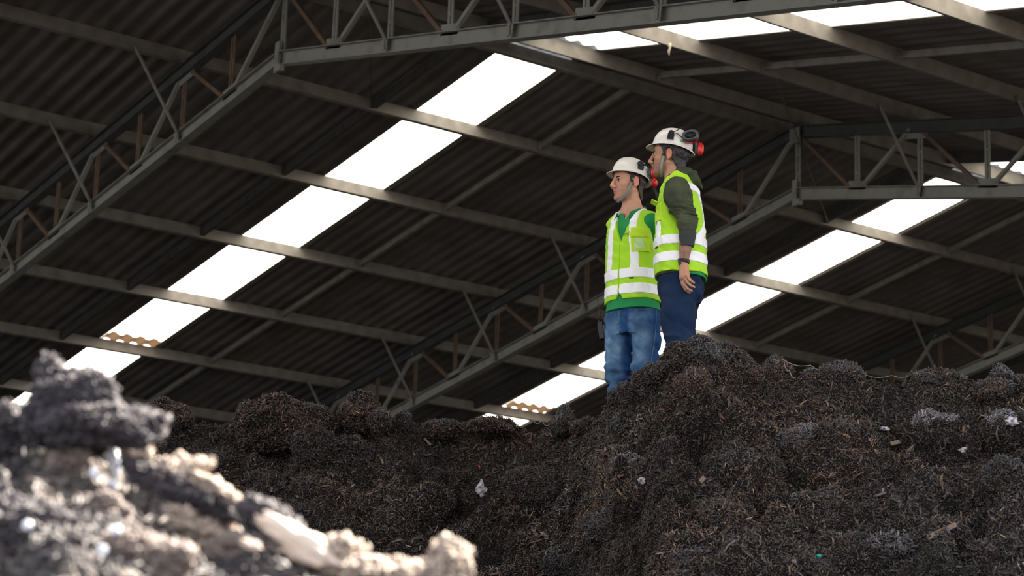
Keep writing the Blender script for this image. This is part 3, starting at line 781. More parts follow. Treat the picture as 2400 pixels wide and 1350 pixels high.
def flake(px, py, rx, ry, rot, m, label, name, cat, seed, front=0.05):
    P = near_hit(px, py) - FH * front; k = ab(P)[1] / FPX
    v, f = ico(4); rad = 1 + 0.35 * vnoise(v + seed, 2.0, seed) + 0.22 * vnoise(v + seed, 5.0, seed + 1) + 0.10 * vnoise(v + seed, 12.0, seed + 2); X = v * rad[:, None]; X[:, 1] *= 0.35
    c, s = math.cos(rot), math.sin(rot); x = X[:, 0] * rx * k; z = X[:, 2] * ry * k; x, z = c * x - s * z, s * x + c * z
    Q = x[:, None] * RH + (X[:, 1] * min(rx, ry) * k)[:, None] * FH + z[:, None] * np.array([0, 0, 1.0])
    o = link(name, new_mesh(name, Q, f.astype(np.int32), m), loc=P); tag(o, label, cat)
flake(275, 1090, 15, 48, 0.2, M_PLAS, 'pale blue upright plastic piece on the foreground heap', 'plastic_scrap', 'scrap', 51)
flake(712, 1282, 100, 30, -0.52, M_PALE, 'large pale wood slab low on the foreground heap', 'wood_chunk', 'wood chunk', 54)
flake(595, 1285, 26, 11, -0.3, M_PALE, 'small pale chip left of the large slab, foreground heap', 'wood_chunk', 'wood chunk', 55)
M_NSHADE = mat('dark_shade_compost', (0.012, 0.010, 0.014), 0.8); M_NSUNLIT = mat('pale_sunlit_compost', (0.16, 0.13, 0.11), 0.8)
SHADE_C = (0.050, 0.041, 0.056); PL = (0.66, 0.55, 0.47); MD = (0.24, 0.19, 0.175)  # shade and sun on the near heap put into the clod colours
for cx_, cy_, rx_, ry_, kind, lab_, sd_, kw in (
        (180, 950, 92, 82, SHADE_C, 'shade-painted purplish compost clump topping the blurred foreground heap', 41, {}),
        (280, 1000, 95, 42, SHADE_C, 'shade-painted compost ridge right of the topmost foreground clump', 45, {}),
        (112, 885, 24, 40, SHADE_C, 'small shade-painted spike of compost at the top of the foreground heap', 42, dict(point=0.3)),
        (10, 1000, 55, 48, SHADE_C, 'blurred shade-painted compost clump at the left edge of the picture', 43, {}),
        (250, 1020, 50, 30, MD, 'brownish lit clod under the shade-painted ridge, foreground heap', 46, {}),
        (320, 1040, 24, 46, PL, 'sunlit-painted clod above the bright chunk, foreground heap', 47, {}),
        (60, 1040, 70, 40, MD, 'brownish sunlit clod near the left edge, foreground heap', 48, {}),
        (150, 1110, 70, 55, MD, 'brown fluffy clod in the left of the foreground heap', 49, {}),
        (425, 1115, 46, 34, PL, 'bright sunlit-painted clod on the crest of the foreground heap', 52, {}),
        (500, 1145, 56, 14, PL, 'long sunlit-painted clod sloping down from the bright crest clod', 53, dict(rot=-0.5)),
        (430, 1150, 120, 26, SHADE_C, 'long shade-painted band of compost behind the broad sunlit-painted patch', 54, dict(rot=-0.42)),
        (640, 1225, 80, 26, SHADE_C, 'shade-painted compost lump above the large pale slab', 55, dict(rot=-0.5)),
        (430, 1225, 95, 46, PL, 'broad sunlit-painted patch in the middle of the foreground heap', 56, {}),
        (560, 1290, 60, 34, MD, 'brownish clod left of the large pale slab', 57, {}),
        (60, 1240, 90, 60, SHADE_C, 'shade-painted clod low at the left edge, foreground heap', 58, {}),
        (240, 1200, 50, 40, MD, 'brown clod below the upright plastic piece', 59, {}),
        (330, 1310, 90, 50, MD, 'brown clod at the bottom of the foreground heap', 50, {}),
        (790, 1310, 60, 34, PL, 'sunlit-painted clod right of the large slab, foreground heap', 51, {}),
        (920, 1345, 80, 26, PL, 'sunlit-painted clod at the bottom edge, between slab and last clump', 44, {}),
        (1052, 1335, 44, 44, PL, 'sunlit-painted clump at the lower right end of the foreground heap', 40, dict(rough_=0.9))):
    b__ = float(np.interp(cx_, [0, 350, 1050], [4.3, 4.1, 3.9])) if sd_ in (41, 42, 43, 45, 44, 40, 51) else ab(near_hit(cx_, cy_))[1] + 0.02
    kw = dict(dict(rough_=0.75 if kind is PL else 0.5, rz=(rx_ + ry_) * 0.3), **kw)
    clump('compost_clump', cx_, cy_, b__, rx_, ry_, lab_, seed=sd_, pale=kind, base=M_NSHADE if kind is SHADE_C else M_NSUNLIT, n=int(rx_ * ry_ * 0.7) + 500, chipL=(0.006, 0.03) if kind is SHADE_C else (0.005, 0.018), **kw)
for i, (px, py, q) in enumerate(((252, 1298, 'lowest'), (274, 1146, 'just under the upright plastic piece'), (232, 1118, 'left of the upright plastic piece'), (78, 1240, 'nearest the left edge'), (283, 1252, 'right of the middle'))):
    flake(px, py, 11, 11, 0, M_PLAS, 'tiny glinting white scrap on the foreground heap, %s' % q, 'plastic_scrap', 'scrap', 60 + i)
# ------------------------------------------------------------------ people: smooth-blended volumes turned into surfaces
def smin(a, b, k):
    if k <= 0: return np.minimum(a, b)
    h = np.clip(0.5 + 0.5 * (b - a) / k, 0, 1); return b * (1 - h) + a * h - k * h * (1 - h)
class Vol:
    def __init__(s, lo, hi, res):
        s.lo = np.array(lo, np.float32); s.res = res
        s.n = np.ceil((np.array(hi) - s.lo) / res).astype(int) + 1
        s.ax = [s.lo[i] + res * np.arange(s.n[i], dtype=np.float32) for i in range(3)]
        s.D = np.full(s.n, 0.5, np.float32)
    def sl(s, lo, hi):
        a = np.clip(((np.array(lo) - s.lo) / s.res).astype(int), 0, s.n - 1); b = np.clip(((np.array(hi) - s.lo) / s.res).astype(int) + 2, 1, s.n)
        b = np.maximum(b, a + 1)
        return tuple(slice(int(a[i]), int(b[i])) for i in range(3))
    def grid(s, q): return s.ax[0][q[0]][:, None, None], s.ax[1][q[1]][None, :, None], s.ax[2][q[2]][None, None, :]
    def op(s, fn, lo, hi, k=0.01, mode='add', pad=None):
        pad = k + 0.03 if pad is None else pad
        q = s.sl(np.array(lo) - pad, np.array(hi) + pad); x, y, z = s.grid(q); d = fn(x, y, z).astype(np.float32)
        D = s.D[q]
        if mode == 'add': s.D[q] = smin(D, d, k)
        elif mode == 'sub': s.D[q] = -smin(-D, d, k)
        elif mode == 'int': s.D[q] = -smin(-D, -d, k)
    def cap(s, a, b, r1, r2=None, k=0.01, mode='add'):
        r2 = r1 if r2 is None else r2; a = np.array(a, float); b = np.array(b, float); R = max(r1, r2)
        s.op(lambda x, y, z: f_cap(x, y, z, a, b, r1, r2), np.minimum(a, b) - R, np.maximum(a, b) + R, k, mode)
    def ell(s, c, r, M=None, k=0.01, mode='add'):
        c = np.array(c, float); R = max(r); s.op(lambda x, y, z: f_ell(x, y, z, c, r, M), c - R, c + R, k, mode)
    def chain(s, pts, rs, k=0.01, mode='add'):
        for i in range(len(pts) - 1): s.cap(pts[i], pts[i + 1], rs[i], rs[i + 1], k, mode)
    def band(s, fn, w=0.03):
        """displace the surface by fn(P)"""
        m = np.abs(s.D) < w; I = np.argwhere(m); P = s.lo + I * s.res; s.D[m] += fn(P).astype(np.float32)
    def copy(s):
        v = Vol.__new__(Vol); v.lo = s.lo; v.res = s.res; v.n = s.n; v.ax = s.ax; v.D = s.D.copy(); return v
    def surf(s):
        D = s.D; ins = D < 0
        c = np.zeros(np.array(D.shape) - 1, np.int8)
        for i in (0, 1):
            for j in (0, 1):
                for k in (0, 1): c += ins[i:D.shape[0] - 1 + i, j:D.shape[1] - 1 + j, k:D.shape[2] - 1 + k]
        I = np.argwhere((c > 0) & (c < 8))
        vid = np.full(c.shape, -1, np.int32); vid[I[:, 0], I[:, 1], I[:, 2]] = np.arange(len(I))
        cor = {}
        for i in (0, 1):
            for j in (0, 1):
                for k in (0, 1): cor[i, j, k] = D[I[:, 0] + i, I[:, 1] + j, I[:, 2] + k]
        acc = np.zeros((len(I), 3)); cnt = np.zeros(len(I))
        for a in cor:
            for ax in range(3):
                if a[ax] == 0:
                    b = list(a); b[ax] = 1; b = tuple(b); da, db = cor[a], cor[b]; m = (da < 0) != (db < 0)
                    t = np.where(m, da / (da - db + 1e-20), 0)
                    p = np.array(a, float)[None] + np.zeros((len(I), 3)); p[:, ax] += t
                    acc[m] += p[m]; cnt[m] += 1
        V = s.lo + (I + acc / cnt[:, None]) * s.res
        F = []
        for ax in range(3):
            o1, o2 = [(1, 2), (2, 0), (0, 1)][ax]
            a = ins; b = np.roll(ins, -1, ax); m = a != b
            sl_ = [slice(1, -1)] * 3; mm = np.zeros_like(m); mm[tuple(sl_)] = m[tuple(sl_)]
            E = np.argwhere(mm); d1 = np.zeros(3, int); d1[o1] = 1; d2 = np.zeros(3, int); d2[o2] = 1
            q = [E - d1 - d2, E - d2, E, E - d1]; ids = np.stack([vid[t[:, 0], t[:, 1], t[:, 2]] for t in q], 1)
            flip = ~ins[E[:, 0], E[:, 1], E[:, 2]]; ids[flip] = ids[flip][:, ::-1]; F.append(ids)
        F = np.concatenate(F); F = F[(F >= 0).all(1)]
        return V, F
def f_cap(x, y, z, a, b, r1, r2):
    d = b - a; L = float(d @ d) + 1e-12
    t = np.clip(((x - a[0]) * d[0] + (y - a[1]) * d[1] + (z - a[2]) * d[2]) / L, 0, 1)
    return np.sqrt((x - a[0] - t * d[0]) ** 2 + (y - a[1] - t * d[1]) ** 2 + (z - a[2] - t * d[2]) ** 2) - (r1 + (r2 - r1) * t)
def f_ell(x, y, z, c, r, M=None):
    X, Y, Z = x - c[0], y - c[1], z - c[2]
    if M is not None: X, Y, Z = [M[0][i] * X + M[1][i] * Y + M[2][i] * Z for i in range(3)]
    k0 = np.sqrt((X / r[0]) ** 2 + (Y / r[1]) ** 2 + (Z / r[2]) ** 2); k1 = np.sqrt((X / r[0] ** 2) ** 2 + (Y / r[1] ** 2) ** 2 + (Z / r[2] ** 2) ** 2) + 1e-9
    return k0 * (k0 - 1) / k1
def smooth_mesh(V, F, it=2, lam=0.5):
    e = np.concatenate([F[:, [0, 1]], F[:, [1, 2]], F[:, [2, 3]], F[:, [3, 0]]]); n = len(V)
    for _ in range(it):
        A = np.zeros((n, 3)); c = np.bincount(e[:, 0], minlength=n) + np.bincount(e[:, 1], minlength=n)
        for ax in range(3):
            A[:, ax] = np.bincount(e[:, 0], V[e[:, 1], ax], n) + np.bincount(e[:, 1], V[e[:, 0], ax], n)
        V = V + lam * (A / np.maximum(c, 1)[:, None] - V)
    return V

class Man:
    """figure frame: r to the picture's right, d away from the camera, u up; origin between the feet"""
    def __init__(s, px, py, b, tt, th, scale_head, headpx, head_pitch=0.0):
        s.base = at_b(px, py, b); s.b = b; s.tt = math.radians(tt); s.th = math.radians(th); s.hs = scale_head
        s.hc = s.loc(*headpx)
        ct, st = math.cos(s.tt), math.sin(s.tt)
        s.TF = np.array([-st, -ct, 0]); s.TL = np.array([ct, -st, 0])     # torso forward, torso left
        ch, sh = math.cos(s.th), math.sin(s.th)
        F = np.array([-sh, -ch, 0]); L = np.array([ch, -sh, 0]); U = np.array([0, 0, 1.0]); p = math.radians(head_pitch)
        s.HF = F * math.cos(p) + U * math.sin(p); s.HU = U * math.cos(p) - F * math.sin(p); s.HL = L
    def loc(s, px, py, d=0.0):
        P = at_b(px, py, s.b + d) - s.base; return np.array([P @ RH, P @ FH, P[2]])
    def H(s, f, l, z): return s.hc + s.hs * (f * s.HF + l * s.HL + z * s.HU)
    def world(s, V): return V[:, :1] * RH[None] + V[:, 1:2] * FH[None] + V[:, 2:3] * np.array([[0, 0, 1.0]])
    def obj(s, name, V, F, m, parent=None, cols=None, smooth=True):
        me = new_mesh(name, s.world(np.asarray(V)), F, m, smooth, cols)
        if parent is None: return link(name, me, loc=s.base)
        return link(name, me, parent)
    def torso_coords(s, x, y, cx, cy):
        X = x - cx; Y = y - cy
        return X * s.TL[0] + Y * s.TL[1], X * s.TF[0] + Y * s.TF[1]      # lateral, forward
    def f_loft(s, x, y, z, lev, n=2.4, grow=0.0):
        """lev rows: z, cx, cy, half lateral, half depth"""
        L = np.array(lev); zz = L[:, 0]; it = lambda c: np.interp(np.ravel(z), zz, L[:, c]).reshape(np.shape(z))
        cx, cy, a, b = it(1), it(2), it(3) + grow, it(4) + grow
        l, f = s.torso_coords(x, y, cx, cy)
        rho = (np.abs(l / a) ** n + np.abs(f / b) ** n) ** (1 / n)
        side = (rho - 1) * np.minimum(a, b)
        cap_ = np.maximum(z - zz[-1] - grow, zz[0] - z - grow)
        return np.where(cap_ > 0, np.sqrt(np.maximum(side, 0) ** 2 + cap_ ** 2), np.maximum(side, cap_))

def hf(m, v, p, r, k=0.01, mode='add'): v.cap(m.H(*p), m.H(*p), r * m.hs, None, k, mode)
def build_head(m, v):
    R = np.stack([m.HF, m.HL, m.HU], 1).tolist(); h = m.hs
    def E(p, r, k=0.012, mode='add'): v.ell(m.H(*p), [q * h for q in r], R, k, mode)
    def C(p, q, r1, r2=None, k=0.01, mode='add'): v.cap(m.H(*p), m.H(*q), r1 * h, (r1 if r2 is None else r2) * h, k, mode)
    E((-0.014, 0, 0.033), (0.098, 0.077, 0.086)); E((0.030, 0, -0.028), (0.060, 0.060, 0.082), 0.02); E((0.048, 0, 0.045), (0.040, 0.056, 0.042), 0.02)
    E((0.036, 0, -0.072), (0.050, 0.046, 0.040), 0.02); C((0.074, -0.010, -0.103), (0.074, 0.010, -0.103), 0.017, None, 0.018)
    for s_ in (-1, 1):
        C((-0.002, 0.056 * s_, -0.050), (0.062, 0.022 * s_, -0.100), 0.016, 0.015, 0.02)
        E((0.056, 0.040 * s_, -0.022), (0.022, 0.022, 0.018), 0.018)
        C((0.086, 0.012 * s_, 0.018), (0.070, 0.046 * s_, 0.016), 0.008, 0.008, 0.010)
        E((0.099, 0.030 * s_, -0.001), (0.016, 0.015, 0.010), 0.010, 'sub')
        E((0.076, 0.031 * s_, -0.001), (0.0125, 0.0145, 0.012), 0.003)
        C((0.104, 0.012 * s_, -0.041), (0.100, 0.013 * s_, -0.041), 0.0085, None, 0.006)
        C((0.090, 0.002 * s_, -0.066), (0.082, 0.022 * s_, -0.068), 0.0075, 0.005, 0.006)
        C((0.089, 0.002 * s_, -0.077), (0.080, 0.019 * s_, -0.076), 0.0080, 0.006, 0.006)
        # ear
        c, s2 = math.cos(0.25), math.sin(0.25)
        E((-0.010, 0.080 * s_, -0.006), (0.019, 0.010, 0.033), 0.008); E((-0.004, 0.092 * s_, -0.002), (0.011, 0.009, 0.020), 0.003, 'sub')
        C((-0.006, 0.082 * s_, -0.034), (-0.004, 0.080 * s_, -0.036), 0.009, None, 0.006)
    C((0.094, 0, 0.012), (0.116, 0, -0.034), 0.0085, 0.0105, 0.012); C((0.100, 0, -0.052), (0.092, 0, -0.06), 0.007, 0.007, 0.012)
    C((0.094, -0.016, -0.0715), (0.094, 0.016, -0.0715), 0.0018, None, 0.003, 'sub')
def head_cols(m, V, skin, beard, beard_amt, lip):
    q = V - m.hc; f = q @ m.HF / m.hs; l = q @ m.HL / m.hs; z = q @ m.HU / m.hs
    n = len(V); C = np.tile(np.array(skin), (n, 1)); near = (np.linalg.norm(q, axis=1) < 0.2)
    nz = vnoise(V, 160, 5) * 0.5 + 0.5
    w = sstep(-0.040, -0.062, z) * sstep(-0.13, -0.112, z) * sstep(0.02, 0.05, f + 0.3 * np.abs(z + 0.08)) * near
    w = np.maximum(w, sstep(0.035, 0.05, np.abs(l)) * sstep(0.0, -0.03, z) * sstep(0.055, 0.03, f) * sstep(0.0, 0.015, f) * near * (z > -0.12))
    C = C * (1 - (w * beard_amt * (0.6 + 0.4 * nz))[:, None]) + np.array(beard) * (w * beard_amt * (0.6 + 0.4 * nz))[:, None]
    w = near * sstep(0.020, 0.014, np.abs(l)) * sstep(0.011, 0.006, np.abs(z + 0.0715)) * (f > 0.078); C = C * (1 - w[:, None]) + np.array(lip) * w[:, None]
    w = near * sstep(0.105, 0.118, f) * (np.abs(z + 0.03) < 0.03); C = C * (1 + w[:, None] * np.array([[0.12, 0.0, -0.02]]))
    w = near * (np.abs(l) > 0.074) * (np.abs(z + 0.005) < 0.04); C = C * (1 + w[:, None] * np.array([[0.12, -0.10, -0.08]]))
    return C
def hair_vol(m, body, res, long_nape=-0.075, thick=0.008, side=0.024, top=0.07):
    lo = m.hc - 0.17; hi = m.hc + 0.17
    v = Vol(lo, hi, res); build_head(m, v); v.cap(m.H(-0.022, 0, -0.055), m.H(-0.022, 0, -0.055) * 0.5 + m.neck * 0.5, 0.058 * m.hs, 0.060, 0.02)
    x, y, z = v.grid(tuple(slice(None) for _ in range(3)))
    q = [x - m.hc[0], y - m.hc[1], z - m.hc[2]]
    f = sum(q[i] * m.HF[i] for i in range(3)) / m.hs; l = sum(q[i] * m.HL[i] for i in range(3)) / m.hs; u = sum(q[i] * m.HU[i] for i in range(3)) / m.hs
    edge = np.interp(u.ravel(), [-0.14, long_nape, -0.045, -0.02, 0.0, 0.03, 0.045, 0.06, 0.11], [-0.2, -0.060, -0.034, side - 0.008, side, side + 0.006, top - 0.02, top, 0.05]).reshape(u.shape)
    reg = (f - edge) * m.hs
    gap = np.sqrt(((f + 0.006) / 0.026) ** 2 + ((u + 0.012) / 0.042) ** 2) - 1      # keep the ear free
    reg = np.maximum(reg, np.where(np.abs(l) > 0.05, -gap * 0.02, -1))
    v.D = np.maximum(v.D - thick * m.hs, reg.astype(np.float32))
    v.band(lambda P: 0.0030 * vnoise(P, (95, 95, 60), 3) + 0.002 * vnoise(P, 190, 4), 0.012)
    V, F = v.surf(); return smooth_mesh(V, F, 1), F
def face_surface(m, f, z, side=1):
    """lateral position of the skin for a head-frame (f, z)"""
    v = m._head; lo, hi = 0.0, 0.11
    for _ in range(30):
        mid = (lo + hi) / 2; P = m.H(f, mid * side, z); i = np.clip(((P - v.lo) / v.res), 0, v.n - 1.001)
        j = i.astype(int); d = v.D[j[0], j[1], j[2]]
        if d < 0: lo = mid
        else: hi = mid
    return (lo + hi) / 2 * side

def ribbon(pts, nrms, w, t):
    """flat strap through pts, facing nrms"""
    V = []; F = []
    for i, p in enumerate(pts):
        tg = pts[min(i + 1, len(pts) - 1)] - pts[max(i - 1, 0)]; tg = tg / np.linalg.norm(tg); n = nrms[i] / np.linalg.norm(nrms[i]); sd = np.cross(tg, n)
        for a, b in ((-1, -1), (1, -1), (1, 1), (-1, 1)): V.append(p + sd * w / 2 * a + n * t / 2 * b)
    for i in range(len(pts) - 1):
        for k in range(4): F.append((i * 4 + k, i * 4 + (k + 1) % 4, i * 4 + 4 + (k + 1) % 4, i * 4 + 4 + k))
    F += [(3, 2, 1, 0), tuple(len(pts) * 4 - 4 + k for k in range(4))]
    return V, F
def resample(P, n):
    P = np.array(P, float); s_ = np.r_[0, np.cumsum(np.linalg.norm(np.diff(P, axis=0), axis=1))]; t = np.linspace(0, s_[-1], n)
    for _ in range(1): Q = np.stack([np.interp(t, s_, P[:, i]) for i in range(P.shape[1])], 1)
    for _ in range(3): Q[1:-1] = 0.25 * Q[:-2] + 0.5 * Q[1:-1] + 0.25 * Q[2:]
    return Q

M_SKIN_A = mat('fair_skin', (0.62, 0.36, 0.27), 0.5, attr=True, spec=0.35, noise=(60, (0.93, 0.9, 0.88), 0.3, 0.8))
M_SKIN_B = mat('tan_skin', (0.5, 0.27, 0.18), 0.5, attr=True, spec=0.35, noise=(60, (0.93, 0.9, 0.88), 0.3, 0.8))
M_HAIR_A = mat('dark_brown_hair', (0.050, 0.022, 0.014), 0.55, noise=(120, (0.014, 0.008, 0.006), 0.35, 0.7))
M_HAIR_B = mat('black_hair', (0.010, 0.008, 0.009), 0.5, noise=(120, (0.022, 0.018, 0.020), 0.45, 0.7))
M_VEST = mat('lime_vest_fabric', (0.42, 0.76, 0.008), 0.75, noise=(7, (0.33, 0.68, 0.006), 0.35, 0.75), sheen=0.1)
M_VEST2 = mat('lime_vest_trim', (0.52, 0.80, 0.015), 0.7)
M_STRIP = mat('reflective_strip', (0.93, 0.93, 0.97), 0.35, spec=0.8)
M_GREEN = mat('green_polo', (0.004, 0.26, 0.065), 0.8, noise=(9, (0.003, 0.19, 0.05), 0.35, 0.75))
M_OLIVE = mat('olive_hoodie', (0.072, 0.082, 0.046), 0.95, noise=(14, (0.036, 0.043, 0.028), 0.35, 0.75), spec=0.2)
M_OLIVE2 = mat('dark_ribbed_cuff', (0.036, 0.046, 0.044), 0.9)
M_JEANS = mat('washed_blue_denim', (0.035, 0.105, 0.25), 0.85, attr=True, noise=(26, (0.45, 0.55, 0.68), 0.35, 0.75), spec=0.2)
M_NAVY = mat('navy_trousers', (0.006, 0.018, 0.052), 0.85, noise=(12, (0.011, 0.030, 0.075), 0.35, 0.75), spec=0.2)
M_BOOT = mat('dark_boot_leather', (0.02, 0.016, 0.013), 0.6)
M_HAT = mat('white_helmet_plastic', (0.78, 0.75, 0.70), 0.28, spec=0.5)
M_BLACK = mat('black_plastic', (0.006, 0.006, 0.008), 0.35, noise=(40, (0.010, 0.010, 0.012), 0.4, 0.7), spec=0.3)
M_CUSH = mat('muff_cushion', (0.055, 0.062, 0.062), 0.45)
M_REDP = mat('red_plastic', (0.62, 0.012, 0.012), 0.3)
M_STRAP = mat('grey_webbing', (0.30, 0.32, 0.27), 0.8, noise=(90, (0.2, 0.22, 0.19), 0.4, 0.7))
M_EYE = mat('eye', (0.6, 0.58, 0.55), 0.2, attr=True)
M_GOLD = mat('gold', (0.8, 0.55, 0.2), 0.25, 1.0)
M_TEXT = mat('dark_green_print', (0.02, 0.07, 0.02), 0.7)
M_STICK2 = mat('green_sticker', (0.05, 0.42, 0.28), 0.5)
M_IDW = mat('clear_pocket_window', (0.50, 0.72, 0.30), 0.2)

def hard_hat(m, parent, label, ox=0.0, oz=0.052, pitch=0.0, fwd=0.0):
    """dome with a front peak and all-round brim"""
    p = math.radians(pitch); HF, HL, HU = m.HF, m.HL, m.HU
    f_ = HF * math.cos(p) + HU * math.sin(p); u_ = HU * math.cos(p) - HF * math.sin(p)
    c = m.H(-0.010 + fwd, 0, oz); m.hat = (c, f_, HL, u_)
    NT = 72; rows = []
    def ring(kind, q):
        out = []
        for i in range(NT):
            a = 2 * math.pi * i / NT; ca, sa = math.cos(a), math.sin(a)
            if kind == 'dome':      # q: 0 rim .. 1 crown
                th = q * math.pi / 2; w = math.cos(th) ** 0.80; hgt = 0.122 * math.sin(th) ** 0.95
                af, al_ = 0.127 * w, 0.107 * w
                rib = 0.004 * math.exp(-((al_ * sa) / 0.022) ** 2) * math.sin(math.pi * min(1, q * 1.1)) * (1 if ca < 0.9 else 1)
                out.append((af * ca, al_ * sa, hgt + rib))
            else:                   # brim: q outwards 0..1
                front = max(0, ca) ** 2.2; back = max(0, -ca) ** 2
                w = 0.013 + 0.025 * front + 0.010 * back
                dz = -0.012 * q - 0.012 * front * q - 0.016 * back * q + 0.004 * abs(sa) * q
                out.append(((0.127 + w * q) * ca, (0.107 + w * q * 0.9) * sa, dz))
        return out
    out_ = [ring('brim', q) for q in (1, 0.66, 0.33, 0.0)] + [ring('dome', q) for q in np.linspace(0.04, 0.985, 22)]
    inn = [[(x * 0.972, y * 0.968, z - 0.003) for x, y, z in r_] for r_ in out_]
    inn[0] = [(x * 0.995, y * 0.995, z - 0.0035) for x, y, z in out_[0]]
    V = []; F = []
    def P(q): return c + m.hs * 0.925 * (q[0] * f_ + q[1] * HL + q[2] * u_)
    for S_, flip in ((out_, False), (inn, True)):
        b0 = len(V); V += [P(q) for r_ in S_ for q in r_]; n = len(S_)
        for i in range(n - 1):
            for k in range(NT):
                a, b = b0 + i * NT + k, b0 + i * NT + (k + 1) % NT; q = (a, b, b + NT, a + NT); F.append(q[::-1] if flip else q)
        top = b0 + (n - 1) * NT; V.append(np.mean(V[top:top + NT], axis=0)); F += [((top + k), (top + (k + 1) % NT), len(V) - 1) if not flip else ((top + (k + 1) % NT), (top + k), len(V) - 1) for k in range(NT)]
        if not flip: n0 = len(V)
    for k in range(NT): F.append((k, n0 + k, n0 + (k + 1) % NT, (k + 1) % NT))
    o = m.obj('hard_hat', V, F, M_HAT, parent); o['label'] = label
    m.P = P
    # suspension band inside the shell
    W = []; G = []
    for i in range(48):
        a = 2 * math.pi * i / 48
        for dz in (-0.006, 0.022): W.append(P((0.101 * math.cos(a), 0.083 * math.sin(a), dz)))
    for i in range(48): G.append((2 * i, 2 * ((i + 1) % 48), 2 * ((i + 1) % 48) + 1, 2 * i + 1))
    m.obj('suspension_band', W, G, M_BLACK, o)
    return o

def muff(m, hat, C, axis, upv, label, sc=1.0):
    """ear muff: red shell, black rim, grey ring cushion; axis points out of the open side"""
    ax = np.array(axis, float); ax /= np.linalg.norm(ax); up = np.array(upv, float); up -= ax * (up @ ax); up /= np.linalg.norm(up); sd = np.cross(up, ax)
    A, B = 0.040 * sc, 0.052 * sc
    prof = [(0.0, -0.046, 0), (0.35, -0.0445, 0), (0.68, -0.038, 0), (0.88, -0.026, 0), (0.96, -0.012, 0), (0.98, -0.004, 0), (1.0, -0.004, 1), (1.0, 0.002, 1), (0.94, 0.004, 2), (0.99, 0.010, 2), (0.96, 0.017, 2), (0.84, 0.020, 2), (0.70, 0.017, 2), (0.62, 0.010, 2), (0.60, 0.0, 1), (0.0, -0.004, 1)]
    N = 40; V = []; F = []; MI = []
    for rr, h, k in prof:
        for i in range(N):
            a = 2 * math.pi * i / N; e = 2.4
            ca, sa = math.cos(a), math.sin(a); q = (abs(ca) ** e + abs(sa) ** e) ** (-1 / e)
            V.append(np.array(C) + sd * A * rr * ca * q + up * B * rr * sa * q + ax * h * sc)
    for j in range(len(prof) - 1):
        for i in range(N):
            F.append((j * N + i, j * N + (i + 1) % N, (j + 1) * N + (i + 1) % N, (j + 1) * N + i)); MI.append(prof[j + 1][2])
    o = m.obj('ear_muff', V, F, M_REDP, hat); o['label'] = label
    o.data.materials.append(M_BLACK); o.data.materials.append(M_CUSH); o.data.polygons.foreach_set('material_index', MI)
    return o
def part_mb(m, name, mb_, mt, parent, smooth=False, label=None):
    o = m.obj(name, np.array(mb_.v), mb_.f, mt, parent, smooth=smooth)
    if label: o['label'] = label
    return o
def vest_fabric_folds(P, amp, seed):
    Q = P + 0.03 * vnoise(P, 5, seed + 7)[:, None]
    return amp * (1 - 2 * np.abs(vnoise(Q @ np.array([[1, 0, 0.35], [0, 1, 0], [-0.3, 0, 0.6]]), 11, seed))) + amp * 0.7 * (1 - 2 * np.abs(vnoise(Q @ np.array([[0.5, 0, 0.5], [0, 0.6, 0], [0.6, 0, 1.3]]), 17, seed + 2)))
def cloth_bits(m, base, T, lev, strips, name, parent, mt, off=0.004, inner=-0.004, label=None):
    """patch of material lying on a volume surface: base D shell cut by region fn strips(l,f,z) < 0"""
    v = base.copy(); x, y, z = v.grid(tuple(slice(None) for _ in range(3)))
    L = np.array(lev); cx = np.interp(z.ravel(), L[:, 0], L[:, 1]).reshape(z.shape); cy = np.interp(z.ravel(), L[:, 0], L[:, 2]).reshape(z.shape)
    l, f = m.torso_coords(x, y, cx, cy)
    reg = strips(l, f, z + 0 * x + 0 * y)
    v.D = np.maximum(np.maximum(v.D - off, -(v.D - inner)), reg.astype(np.float32))
    V, F = v.surf(); V = smooth_mesh(V, F, 1, 0.4)
    o = m.obj(name, V, F, mt, parent)
    if label: o['label'] = label
    return o
def eyes_brows(m, body, hairm, sides=(1,)):
    for s_ in sides:
        v, f = ico(3); c = m.H(0.0775, 0.031 * s_, -0.001); r_ = 0.0120 * m.hs
        gaze = m.HF * 0.97 + m.HL * 0.12 * s_; d = v @ gaze
        C = np.where(d[:, None] > 0.68, np.array([[0.04, 0.035, 0.022]]), np.array([[0.30, 0.24, 0.21]])); C = np.where(d[:, None] > 0.94, np.array([[0.005, 0.005, 0.005]]), C)
        o = m.obj('eye', c + v * r_, f.astype(np.int32), M_EYE, body, C)
        # lids and brow
        b_ = MB(); pts = [m.H(0.093, 0.013 * s_, 0.016), m.H(0.0935, 0.026 * s_, 0.0215), m.H(0.083, 0.044 * s_, 0.018)]
        b_.tube(resample(pts, 7), [0.0026, 0.0042, 0.0046, 0.0046, 0.0040, 0.0030, 0.0016], 8); part_mb(m, 'eyebrow', b_, hairm, body, True)
        b_ = MB(); pts = [m.H(0.0895, 0.019 * s_, 0.001), m.H(0.0925, 0.029 * s_, 0.0065), m.H(0.085, 0.043 * s_, 0.001)]
        b_.tube(resample(pts, 7), [0.0012, 0.0020, 0.0024, 0.0024, 0.0022, 0.0018, 0.0012], 6); part_mb(m, 'eyelashes', b_, hairm, body, True)

